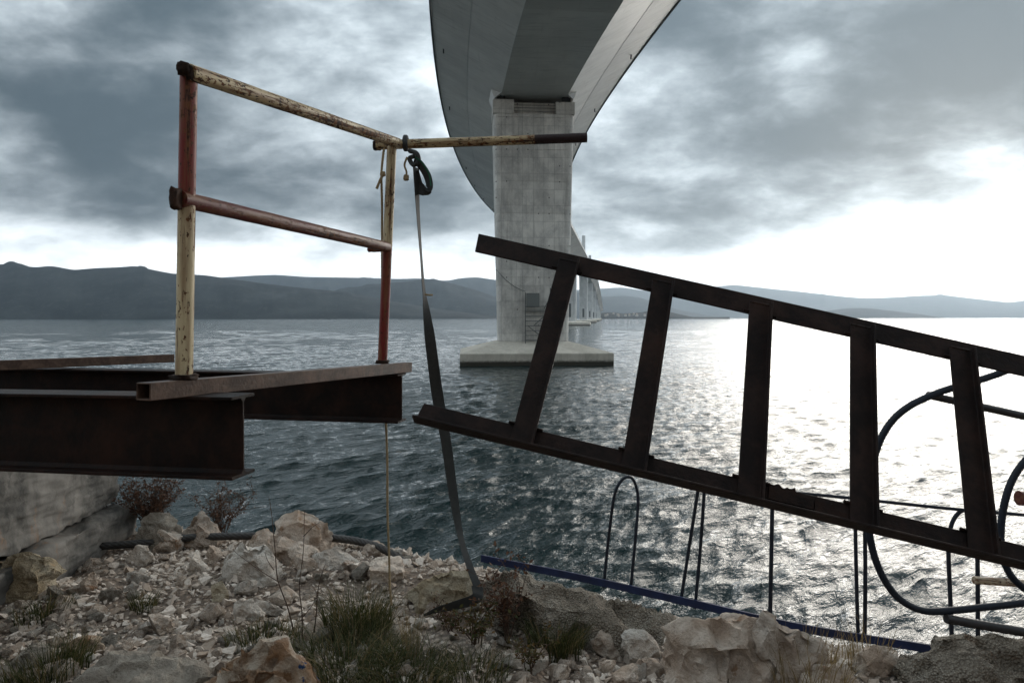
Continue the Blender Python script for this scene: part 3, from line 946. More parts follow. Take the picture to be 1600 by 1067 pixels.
# ------------------------------------------------------------------ the railing, pipes lying along their own z axis
rail = tag(empty('railing', (-1.08, 2.27, -0.2)), 'red and cream rusty pipe railing standing on the steel platform', 'railing')
def pipe(name, p0, p1, r, mat, parent, wobble=0.0006, seg=20, n=40):
    p0, p1 = Vector(p0), Vector(p1)
    L = (p1 - p0).length
    mb = MB()
    mb.tube([(0, 0, L * i / n) for i in range(n + 1)], r, seg, True, lambda i, k: 1 + wobble / r * mnoise.noise(Vector((i * 0.6, math.cos(k * 6.283 / seg) * 2, math.sin(k * 6.283 / seg) * 2))))
    o = mb.build(name, mat, None, 60)
    o.rotation_euler = (p1 - p0).to_track_quat('Z', 'Y').to_euler()
    o.location = p0
    if parent is not None:
        o.parent = parent
        o.location = p0 - parent.location
    return o
nb, nt_ = at(287.5, 596, 2.27), at(295, 112, 2.27)
fb, ft = at(597.5, 566, 3.78), at(612.5, 224, 3.78)
nb.z = -0.2005
Lp = (nt_ - nb).length
pipe('post', nb, nt_, 0.0275, mat_paint_pipe('post paint cream below red', CREAM, RED, Lp * 0.585, 0.012, 0.55), rail)
Lf = (ft - fb).length
pipe('post', fb, ft, 0.0265, mat_paint_pipe('post paint red below cream', RED, CREAM, Lf * 0.53, 0.02, 0.5), rail)
M['railcream'] = mat_paint_pipe('cream rail paint', (0.46, 0.37, 0.22), rust=0.85, streak=1.0)
M['railred'] = mat_paint_pipe('maroon rail paint', MAROON, rust=0.6)
M['stub'] = mat_paint_pipe('cream stub paint', (0.46, 0.37, 0.22), rust=0.8, end=0.905)
tr0, tr1 = at(296, 113, 2.24), at(622, 224, 3.80)
pipe('top_rail', tr0, tr1, 0.027, M['railcream'], rail)
mr0, mr1 = at(282, 311, 2.235), at(604, 386, 3.76)
pipe('mid_rail', mr0, mr1, 0.0275, M['railred'], rail)
st0, st1 = at(588, 227, 3.84), at(917, 215.5, 3.84)
pipe('stub_rail', st0, st1, 0.0265, M['stub'], rail)
def lump_part(name, loc, size, mat, parent, seed, rot=(0, 0, 0)):
    bm = bmesh.new(); bmesh.ops.create_icosphere(bm, subdivisions=3, radius=1.0)
    for v in bm.verts:
        k = 1 + 0.22 * mnoise.fractal(v.co * 2 + Vector((seed, 0, 0)), 1, 2, 3)
        p_ = Vector((max(-0.72, min(0.72, v.co.x)), max(-0.72, min(0.72, v.co.y)), max(-0.72, min(0.72, v.co.z)))) * k
        v.co = Vector((p_.x * size[0], p_.y * size[1], p_.z * size[2]))
    me = bpy.data.meshes.new(name); bm.to_mesh(me); bm.free()
    me.polygons.foreach_set('use_smooth', [True] * len(me.polygons))
    o = link(name, me, mat, parent, Vector(loc) - (parent.location if parent else Vector()), rot)
    return o
lump_part('weld_collar', at(289, 109, 2.235), (0.026, 0.034, 0.026), M['weld'], rail, 1)
lump_part('weld_collar', at(300, 117, 2.25), (0.016, 0.036, 0.027), M['weld'], rail, 2)
lump_part('coupling', at(275, 310.5, 2.22), (0.019, 0.038, 0.044), M['weld'], rail, 3)
lump_part('coupling', at(590, 228, 3.85), (0.032, 0.035, 0.032), M['weld'], rail, 4)
lump_part('coupling', at(585, 390, 3.72), (0.05, 0.02, 0.018), M['railred'], rail, 5)
lump_part('weld_collar', Vector((nb.x, nb.y, -0.197)), (0.05, 0.05, 0.012), M['weld'], rail, 6)
lump_part('weld_collar', Vector((fb.x, fb.y, fb.z + 0.002)), (0.045, 0.045, 0.014), M['weld'], rail, 7)
lump_part('weld_collar', at(611, 224, 3.79), (0.04, 0.04, 0.036), M['railcream'], rail, 8)

# ------------------------------------------------------------------ the welded angle steel frame
TL, TR = at(745, 378.5, 2.52), at(1600, 571, 2.26)
BL, BR = at(655, 646, 2.20), at(1600, 872, 1.96)
frame_o = tag(empty('steel_ladder_frame', TL), 'dark welded angle steel ladder frame sloping down across the water', 'steel frame')
def ext(a, b_, k): return a + (b_ - a) * k
TE, BE = ext(TL, TR, 1.42), ext(BL, BR, 1.42)
FN = (TR - TL).cross(BL - TL).normalized()            # faces the viewer or away
if FN.y > 0: FN = -FN
def angle_bar(name, a, b_, across, leg=0.075, leg2=0.05, th_=0.008, out=1, mat=None, endcut=0.0):
    """an L section: one leg lies in the frame's plane, the other sticks out of it"""
    a, b_ = Vector(a) - TL, Vector(b_) - TL
    t_ = (b_ - a).normalized()
    ac = (Vector(across) - t_ * Vector(across).dot(t_)).normalized()
    nn = FN * out
    h = leg / 2
    prof = [(-h, 0), (h, 0), (h, th_), (-h + th_, th_), (-h + th_, leg2), (-h, leg2)]
    mb = MB()
    n = len(prof)
    vs = [a + ac * x + nn * y + t_ * (endcut * (x / leg)) for x, y in prof] + [b_ + ac * x + nn * y for x, y in prof]
    fs = [(i, (i + 1) % n, n + (i + 1) % n, n + i) for i in range(n)] + [tuple(range(n - 1, -1, -1)), tuple(range(n, 2 * n))]
    mb.add(vs, fs)
    bm = bmesh.new(); me = mb.mesh(name); bm.from_mesh(me); bmesh.ops.recalc_face_normals(bm, faces=bm.faces); bm.to_mesh(me); bm.free()
    o = link(name, me, mat or M['angle'], frame_o)
    return bevel_mesh(o, 0.0015)
upv = (TL - BL)
angle_bar('top_chord', TL, TE, -upv, 0.079, 0.055, 0.008, -1, endcut=0.01)
angle_bar('bottom_chord', BL, BE, upv, 0.070, 0.06, 0.008, 1, endcut=0.012)
def on_chord(A, B, px):
    """the point of the chord that shows in picture column px"""
    lo_, hi_ = 0.0, 1.6
    for _ in range(40):
        mm = (lo_ + hi_) / 2; q = A + (B - A) * mm
        if 800 + F * q.x / q.y < px: lo_ = mm
        else: hi_ = mm
    return A + (B - A) * lo_
RUNGS = [(889, 817), (1035, 990), (1186, 1170), (1343, 1345), (1497, 1529), (1652, 1718), (1812, 1915)]
for i, (pt, pb) in enumerate(RUNGS):
    a = on_chord(TL, TR, pt) + FN * 0.010; b_ = on_chord(BL, BR, pb) + FN * 0.010
    dn = (b_ - a).normalized()
    a = a - dn * 0.004; b_ = b_ + dn * 0.030
    angle_bar('rung', a, b_, -(TR - TL), 0.074, 0.03, 0.007, 1)
def bead(a, b_, seed):
    mb = MB(); n = 22
    mb.tube([a.lerp(b_, i / n) - TL for i in range(n + 1)], [0.0055 * (1 + 0.5 * mnoise.noise(Vector((i * 0.9, seed, 0)))) for i in range(n + 1)], 6)
    mb.build('weld_bead', M['beam'], frame_o, 180)
ux = (TR - TL).normalized()
for i, (pt, pb) in enumerate(RUNGS):
    a = on_chord(TL, TR, pt) + FN * 0.014; b_ = on_chord(BL, BR, pb) + FN * 0.014
    dn = (b_ - a).normalized()
    for q0, k in ((a + dn * 0.040, 1), (b_ - dn * 0.036, 2)):
        bead(q0 - ux * 0.055, q0 - ux * 0.037, i * 3 + k)
        bead(q0 + ux * 0.037, q0 + ux * 0.056, i * 5 + k)
    bead(a + dn * 0.002 - ux * 0.036, a + dn * 0.002 + ux * 0.036, i + 40)
# jagged strip of old plate welded on the bottom chord and scale on the top chord
def ragged(name, A, B, px0, px1, off, hgt, seed):
    a, b_ = on_chord(A, B, px0), on_chord(A, B, px1)
    upn = upv.normalized()
    n = 26
    mb = MB(); vs = []
    for i in range(n + 1):
        q = a + (b_ - a) * (i / n) + FN * 0.012 - TL
        k = hgt * (0.85 + 0.25 * mnoise.noise(Vector((i * 0.3, seed, 0)))) * (1.0 if i < n * 0.6 else 0.6)
        for zz, ff_ in ((off, 0), (off + k, 0), (off + k, 0.006), (off, 0.006)):
            vs.append(q + upn * zz + FN * ff_)
    fs = []
    for i in range(n):
        for k in range(4):
            fs.append((i * 4 + k, i * 4 + (k + 1) % 4, i * 4 + 4 + (k + 1) % 4, i * 4 + 4 + k))
    fs += [(3, 2, 1, 0), tuple(n * 4 + k for k in range(4))]
    mb.add(vs, fs)
    me = mb.mesh(name); bm = bmesh.new(); bm.from_mesh(me); bmesh.ops.recalc_face_normals(bm, faces=bm.faces); bm.to_mesh(me); bm.free()
    return link(name, me, M['beam'], frame_o)
ragged('scale_plate', BL, BR, 1198, 1268, -0.01, 0.055, 2.0)
ragged('scale_plate', BL, BR, 1270, 1320, -0.02, 0.045, 5.0)
ragged('scale_plate', TL, TR, 1212, 1290, -0.052, 0.02, 9.0)

# a trestle post out of sight that carries the frame's far end
tp = TE + (BE - TE) * 0.5
mb = MB(); gz = ground_z(tp.x, tp.y + 0.10)
mb.prism([(-0.05, -0.05), (0.05, -0.05), (0.05, 0.05), (-0.05, 0.05)], (0, 0, 0), (0, 0, TE.z - gz + 0.15), up=(0, 1, 0))
o = mb.build('trestle_post', M['beam'], None, None, (TE.x - 0.05, TE.y + 0.075, gz - 0.15))
tag(o, 'rusty square post carrying the low end of the ladder frame', 'post')

# ------------------------------------------------------------------ strap, ropes
def ribbon(name, pts, widths, wdir, mat, parent=None, th_=0.0022, n=10, edge_mat=None):
    """a woven band: a thin solid strip that follows points, its width direction given at each point"""
    P = bez(pts, n)
    def lerp_list(vals):
        out = []
        for i in range(len(vals) - 1):
            for k in range(n):
                out.append(vals[i] + (vals[i + 1] - vals[i]) * (k / n))
        out.append(vals[-1]); return out
    Wd = lerp_list(widths); Dv = lerp_list([Vector(q) for q in wdir])
    mb = MB(); vs = []
    for i, q in enumerate(P):
        tg = (P[min(i + 1, len(P) - 1)] - P[max(i - 1, 0)]).normalized()
        s_ = (Dv[i] - tg * Dv[i].dot(tg)).normalized()
        nn = tg.cross(s_)
        for a, c_ in ((-0.5, -0.5), (0.5, -0.5), (0.5, 0.5), (-0.5, 0.5)):
            vs.append(q + s_ * (a * Wd[i]) + nn * (c_ * th_))
    fs = []
    for i in range(len(P) - 1):
        for k in range(4):
            fs.append((i * 4 + k, i * 4 + (k + 1) % 4, i * 4 + 4 + (k + 1) % 4, i * 4 + 4 + k))
    fs += [(3, 2, 1, 0), tuple((len(P) - 1) * 4 + k for k in range(4))]
    mb.add(vs, fs)
    return mb.build(name, mat, parent, 60)
M['strap'] = mat_plain('dark woven strap', (0.040, 0.043, 0.043), 0.75, 0.35, 40, 0.4)
M['strapgreen'] = mat_plain('green strap edge', (0.012, 0.10, 0.055), 0.7, 0.2, 40)
so = tag(empty('ratchet_strap', at(640, 232, 3.80)), 'dark green edged lashing strap hanging from the railing down to the rocks', 'strap')
def rel(pts, o): return [Vector(q) - o.location for q in pts]
sp_ = [at(650, 262, 3.80), at(653, 330, 3.79), at(658, 400, 3.82), at(662.5, 456, 3.90), at(672, 530, 4.05), at(684, 620, 4.25), at(697, 690, 4.28), at(708, 770, 4.28), at(720, 840, 4.25), at(734, 885, 4.2), at(746, 915, 4.16)]
wd_ = [0.045] * 11
dirs = [(0.55, 0.8, 0), (0.25, 1, 0), (0.1, 1, 0), (0.15, 1, 0), (0.85, 0.5, 0), (1, 0.2, 0), (1, 0, 0), (1, 0.3, 0), (0.6, 0.8, 0), (0.6, 0.7, 0.2), (0.8, 0.2, -0.5)]
wd_ = [0.05, 0.05, 0.05, 0.05, 0.066, 0.072, 0.064, 0.058, 0.05, 0.05, 0.056]
ribbon('hanging_band', rel(sp_, so), wd_, dirs, M['strap'], so)
tail = [at(746, 916, 4.16), at(744, 934, 4.12), at(716, 944, 4.1), at(685, 952, 4.08), at(662, 961, 4.06)]
ribbon('loose_tail', rel(tail, so), [0.08, 0.08, 0.075, 0.07, 0.05], [(0.8, 0.2, -0.5), (0.5, 0.3, -0.6), (0.15, 0.4, -0.8), (0.1, 0.6, -0.7), (0.1, 0.8, -0.5)], M['strap'], so)
mb = MB()
cc = at(634, 224, 3.84) - so.location
ring = [cc + Vector((0.004 * k - 0.004, math.cos(a_) * 0.034, math.sin(a_) * 0.036)) for k in range(3) for a_ in np.linspace(0, 6.283, 14)]
mb.tube(ring, 0.011, 8); mb.build('knot', M['strap'], so, 180)
ring = [at(640, 236, 3.80), at(651, 240, 3.76), at(654, 252, 3.76), at(646, 258, 3.78), at(640, 248, 3.80), at(648, 244, 3.77)]
mb = MB(); mb.tube(bez(rel(ring, so), 8), 0.013, 8); mb.build('knot', M['strap'], so, 180)
loop = [at(647, 250, 3.78), at(657, 258, 3.77), at(668, 276, 3.77), at(671, 294, 3.77), at(663, 297, 3.79), at(656, 290, 3.81), at(650, 268, 3.81)]
ribbon('folded_loop', rel(loop, so), [0.05, 0.055, 0.06, 0.06, 0.06, 0.055, 0.05], [(0.65, -0.7, 0.3)] * 7, M['strap'], so)
loop2 = [q + Vector((0.012, -0.035, 0.006)) for q in loop[:4]]
ribbon('green_stripe', rel(loop2, so), [0.008] * 4, [(0.65, -0.7, 0.3)] * 4, M['strapgreen'], so)
flap = [at(660, 290, 3.80), at(659, 298, 3.80), at(657, 305, 3.80)]
ribbon('loose_end', rel(flap, so), [0.04] * 3, [(0.9, -0.3, 0.3)] * 3, M['strap'], so)
ro = [at(636, 246, 3.77), at(632, 258, 3.765), at(635, 268, 3.765), at(635, 276, 3.765)]
mb = MB(); mb.tube(bez(rel(ro, so), 6), 0.006, 6); mb.build('tie_cord', M['rope'], so, 180)
lump_part('cord_knot', at(634.5, 278, 3.765), (0.020, 0.020, 0.020), M['rope'], so, 3)
bandtie = [at(664, 460, 3.88), at(670, 461, 3.88), at(676, 461, 3.89)]
mb = MB(); mb.tube(rel(bandtie, so), 0.006, 6); mb.build('tie_cord', M['rope'], so, 180)

def twist_rope(name, pts, r, mat, strands=3, pitch=0.05, n=20, parent=None, seg=6):
    """a laid rope: strands wound round a centre line"""
    P = bez(pts, n)
    mb = MB()
    L = [0.0]
    for i in range(1, len(P)): L.append(L[-1] + (P[i] - P[i - 1]).length)
    # resample evenly
    m_ = max(8, int(L[-1] / (pitch / 6)))
    Q = []
    j = 0
    for i in range(m_ + 1):
        s_ = L[-1] * i / m_
        while j < len(L) - 2 and L[j + 1] < s_: j += 1
        f_ = (s_ - L[j]) / max(L[j + 1] - L[j], 1e-6)
        Q.append(P[j].lerp(P[j + 1], min(1, f_)))
    for s_ in range(strands):
        path = []
        for i in range(m_ + 1):
            tg = (Q[min(i + 1, m_)] - Q[max(i - 1, 0)]).normalized()
            ref = Vector((0, 1, 0)) if abs(tg.y) < 0.8 else Vector((0, 0, 1))
            a_ = tg.cross(ref).normalized(); b_ = tg.cross(a_)
            ph = 2 * math.pi * (L[-1] * i / m_ / pitch + s_ / strands)
            path.append(Q[i] + (a_ * math.cos(ph) + b_ * math.sin(ph)) * r * 0.5)
        mb.tube(path, r * (0.62 if strands == 3 else 0.5), seg)
    return mb.build(name, mat, parent, 180)
rp = [at(600, 232, 3.74), at(597, 258, 3.74), at(596, 280, 3.74), at(597, 330, 3.79), at(597, 440, 3.87), at(599, 540, 3.95), at(601, 600, 3.96), at(603, 660, 3.96), at(605, 720, 3.96), at(605.5, 800, 3.97), at(608, 870, 3.98), at(609, 915, 3.98), at(612, 945, 3.98)]
tag(twist_rope('hanging_rope', rp, 0.0065, M['rope'], 3, 0.05), 'thin tan rope tied to the railing corner, hanging below the beam end', 'rope')
mb = MB(); mb.tube([at(600, 270, 3.73), at(594, 281, 3.72), at(588.5, 295, 3.715)], [0.009, 0.007, 0.008], 7)
o = bpy.data.objects['hanging_rope']
mb.build('rope_tail', M['rope'], o, 60)
lump_part('rope_knot', at(598, 272, 3.73), (0.018, 0.018, 0.018), M['rope'], None, 5).parent = o

def gpt(px, py, lift=0.0):
    """the ground point that shows at (px, py)"""
    lo_, hi_ = 1.5, 14.0
    k = (py - HOR) / F
    Yp = 1.5
    while Yp < 14:
        q = at(px, py, Yp)
        if q.z <= ground_z(q.x, q.y): break
        Yp += 0.02
    q = at(px, py, Yp); q.z = ground_z(q.x, q.y) + lift
    return q
cab = [gpt(-60, 905, 0.07), gpt(20, 880, 0.07), gpt(90, 873, 0.07), gpt(160, 868, 0.07), gpt(230, 861, 0.07), gpt(300, 857, 0.09), gpt(370, 854, 0.09), gpt(440, 853, 0.09), gpt(510, 855, 0.08), gpt(560, 861, 0.08), gpt(600, 872, 0.07), gpt(640, 884, 0.0), gpt(660, 888, -0.08)]
cab_o = twist_rope('wire_cable', cab, 0.034, M['cable'], 6, 0.30, 12, None, 6)
tag(cab_o, 'thick twisted steel wire cable lying across the boulders', 'cable')

# ------------------------------------------------------------------ rocks
def roughen(bm, ms, seed, sub, amp):
    """split the faces and break the surface into chips and ledges"""
    bmesh.ops.triangulate(bm, faces=list(bm.faces))
    for lv in range(sub):
        lim = ms * (0.45, 0.24, 0.12, 0.06)[lv]
        long_ = [e for e in bm.edges if e.calc_length() > lim]
        bmesh.ops.subdivide_edges(bm, edges=long_, cuts=1)
        bmesh.ops.triangulate(bm, faces=list(bm.faces))
    bm.normal_update()
    sc_ = 1.0 / ms
    for v in bm.verts:
        q = v.co * sc_ + Vector((seed * 3.7, seed * 1.3, 0))
        k = mnoise.fractal(q * 1.5, 1, 2, 5)
        dist, pts_ = mnoise.voronoi(q * 3.0 + Vector((0.3 * k, 0, 0.3 * k)))
        chip = (mnoise.cell(pts_[0] * 7.3) - 0.5) * 1.5 * min(1.0, (dist[1] - dist[0]) * 5)
        fine = mnoise.fractal(q * 7.0, 0.6, 2.1, 3)
        strat = math.sin((q.z * 2.0 + q.x * 0.7 + 0.5 * k) * 7.0)
        v.co += v.normal * (amp * ms * (0.9 * k + 0.95 * chip + 0.20 * strat + 0.38 * fine))

def rock_mesh(name, seed, dims=(1, 1, 1), npts=16, sub=2, amp=0.05, bev=0.05, boxy=0.5):
    g = random.Random(seed)
    bm = bmesh.new()
    for i in range(npts):
        v = Vector((g.gauss(0, 1), g.gauss(0, 1), g.gauss(0, 1))).normalized()
        mx = max(abs(v.x), abs(v.y), abs(v.z))
        v = v.lerp(v / mx, boxy) * g.uniform(0.8, 1.05)
        bm.verts.new(v)
    bmesh.ops.convex_hull(bm, input=list(bm.verts))
    bmesh.ops.delete(bm, geom=[v for v in bm.verts if not v.link_faces], context='VERTS')
    xs = [v.co.x for v in bm.verts]; ys = [v.co.y for v in bm.verts]; zs = [v.co.z for v in bm.verts]
    for v in bm.verts:
        v.co = Vector((((v.co.x - min(xs)) / (max(xs) - min(xs)) - 0.5) * dims[0], ((v.co.y - min(ys)) / (max(ys) - min(ys)) - 0.5) * dims[1], ((v.co.z - min(zs)) / (max(zs) - min(zs)) - 0.5) * dims[2]))
    ms = min(dims)
    if bev:
        bmesh.ops.bevel(bm, geom=list(bm.edges), offset=bev * ms, segments=1, affect='EDGES', clamp_overlap=True)
    if sub:
        roughen(bm, ms, seed, sub, amp)
    me = bpy.data.meshes.new(name); bm.to_mesh(me); bm.free()
    me.polygons.foreach_set('use_smooth', [True] * len(me.polygons))
    me.set_sharp_from_angle(angle=R(24))
    return me

def outline_rock(name, px_pts, mat, seed, df, label, amp=0.045, cat='rock', Yf=None, sub=4):
    """a boulder with the silhouette given, drawn out in depth with shrinking, uneven cross sections"""
    xs = [q[0] for q in px_pts]; ys = [q[1] for q in px_pts]
    xc = (min(xs) + max(xs)) / 2
    if Yf is None: Yf = gpt(xc, min(max(ys), 1130)).y
    wd = (max(xs) - min(xs)) / F * Yf; hh = (max(ys) - min(ys)) / F * Yf
    dp = max(wd * df, hh * 0.7)
    Ym = Yf + dp * 0.35
    g = random.Random(seed)
    base = Vector(((xc - 800) / F * Ym, Ym, (HOR - max(ys)) / F * Ym))
    ring = [at(x, y, Ym) - base for x, y in px_pts]
    cz = sum(q.z for q in ring) / len(ring); cx_ = sum(q.x for q in ring) / len(ring)
    bm = bmesh.new()
    rings = []
    for (dy, sx, sz) in ((-0.42, 0.62, 0.50), (-0.30, 0.88, 0.80), (0.0, 1.0, 1.0), (0.30, 0.90, 0.80), (0.56, 0.62, 0.45)):
        vs = []
        for q in ring:
            j = 0.06 if dy else 0.0
            vs.append(bm.verts.new(((cx_ + (q.x - cx_) * sx) + g.gauss(0, j * wd * 0.4), dy * dp + g.gauss(0, 0.05 * dp), (q.z) * sz + g.gauss(0, j * hh * 0.4) - (0.06 * hh if dy < -0.35 else 0))))
        rings.append(vs)
    n = len(ring)
    for a, b_ in zip(rings, rings[1:]):
        for k in range(n):
            bm.faces.new((a[k], a[(k + 1) % n], b_[(k + 1) % n], b_[k]))
    for vs, yy in ((rings[0], -0.46), (rings[-1], 0.62)):
        c_ = bm.verts.new((cx_ + g.gauss(0, 0.05 * wd), yy * dp, cz * 0.55))
        for k in range(n):
            bm.faces.new((vs[k], vs[(k + 1) % n], c_))
    bmesh.ops.recalc_face_normals(bm, faces=list(bm.faces))
    roughen(bm, min(wd, hh * 1.2), seed, sub, amp)
    me = bpy.data.meshes.new(name); bm.to_mesh(me); bm.free()
    me.polygons.foreach_set('use_smooth', [True] * len(me.polygons)); me.set_sharp_from_angle(angle=R(26))
    return tag(link(name, me, M[mat], None, base), label, cat)

OUTLINES = [
 ('rock_slab', 'rock_gravel', 127, 0.55, [(752, 915), (765, 896), (805, 890), (850, 903), (905, 919), (960, 934), (1010, 952), (1045, 962), (1062, 985), (1060, 1012), (1000, 1018), (880, 1012), (790, 996), (755, 955)], 'broad gravelly mound of hardened concrete in front of the blue bar'),
 ('boulder', 'rock', 139, 0.7, [(1040, 985), (1060, 968), (1100, 964), (1150, 961), (1190, 965), (1212, 985), (1228, 1010), (1226, 1080), (1050, 1090), (1035, 1050)], 'largest pale boulder with a white flat top'),
 ('boulder', 'rock', 141, 0.35, [(1174, 980), (1190, 946), (1200, 951), (1235, 975), (1270, 992), (1300, 1015), (1312, 1040), (1302, 1070), (1200, 1070)], 'leaning pointed slab behind the largest pale boulder'),
 ('boulder', 'rock_rust', 85, 0.8, [(316, 1066), (345, 1036), (380, 1016), (420, 1000), (440, 1001), (465, 1020), (483, 1045), (488, 1080), (480, 1130), (318, 1130)], 'big rust stained boulder with blue paint marks at the bottom edge'),
 ('boulder', 'rock', 11, 0.7, [(426, 845), (428, 820), (445, 805), (465, 796), (490, 802), (512, 815), (520, 840), (518, 868), (430, 868)], 'large rounded pale boulder at the water edge behind the wire cable'),
 ('boulder', 'rock', 23, 0.5, [(386, 850), (400, 828), (412, 822), (440, 835), (470, 845), (498, 862), (505, 884), (390, 884)], 'angular pale boulder with a peak, just left of the rounded shore boulder'),
 ('boulder', 'rock_white', 35, 0.6, [(350, 875), (362, 855), (390, 847), (410, 850), (430, 870), (450, 895), (440, 914), (360, 912)], 'white topped boulder lying in front of the wire cable'),
 ('boulder', 'rock', 41, 0.8, [(279, 850), (290, 825), (305, 806), (315, 800), (330, 812), (345, 840), (345, 860), (282, 860)], 'brownish peaked boulder below the sparse reddish bush'),
 ('boulder', 'rock_grey', 52, 0.8, [(214, 830), (222, 808), (240, 799), (262, 802), (276, 815), (281, 840), (280, 862), (216, 862)], 'grey boulder touching the end of the concrete abutment'),
 ('boulder', 'rock_yellow', 63, 0.7, [(-15, 880), (10, 866), (45, 861), (80, 870), (86, 885), (78, 905), (75, 932), (-5, 940)], 'large smooth cream boulder below the abutment at the picture edge'),
 ('boulder', 'rock_gravel', 193, 0.6, [(1404, 1045), (1440, 1012), (1475, 991), (1530, 988), (1600, 995), (1680, 1000), (1700, 1130), (1400, 1130)], 'big rough grey boulder in the bottom corner below the bent bars'),
 ('boulder', 'rock', 191, 0.7, [(1332, 1045), (1340, 1018), (1365, 1006), (1395, 1008), (1412, 1030), (1412, 1065), (1335, 1065)], 'pale boulder behind the dry grass near the blue bar end'),
 ('rock_slab', 'rock_grey', 92, 0.7, [(92, 1075), (150, 1032), (190, 1018), (240, 1021), (290, 1040), (345, 1068), (345, 1120), (95, 1120)], 'flat grey brown slab left of the rust stained boulder'),
 ('stone', 'rock_white', 151, 0.7, [(968, 990), (985, 984), (1010, 985), (1020, 995), (1033, 1025), (1030, 1037), (975, 1037)], 'white block with a reddish face beside the largest boulder'),
 ('stone', 'rock_white', 103, 0.6, [(366, 945), (378, 931), (395, 939), (413, 958), (410, 970), (370, 968)], 'bright white wedge shaped stone in the middle of the scree'),
 ('boulder', 'rock_yellow', 113, 0.6, [(632, 935), (650, 908), (690, 892), (735, 893), (750, 910), (748, 945), (720, 957), (645, 955)], 'ochre flat boulder under the loose strap end'),
]
for (nm, mt, sd, df, pl, lab) in OUTLINES:
    outline_rock(nm, pl, mt, sd, df, lab, 0.085 if mt in ('rock_rust', 'rock_gravel') else 0.06)
done_labels = {q[5] for q in OUTLINES}
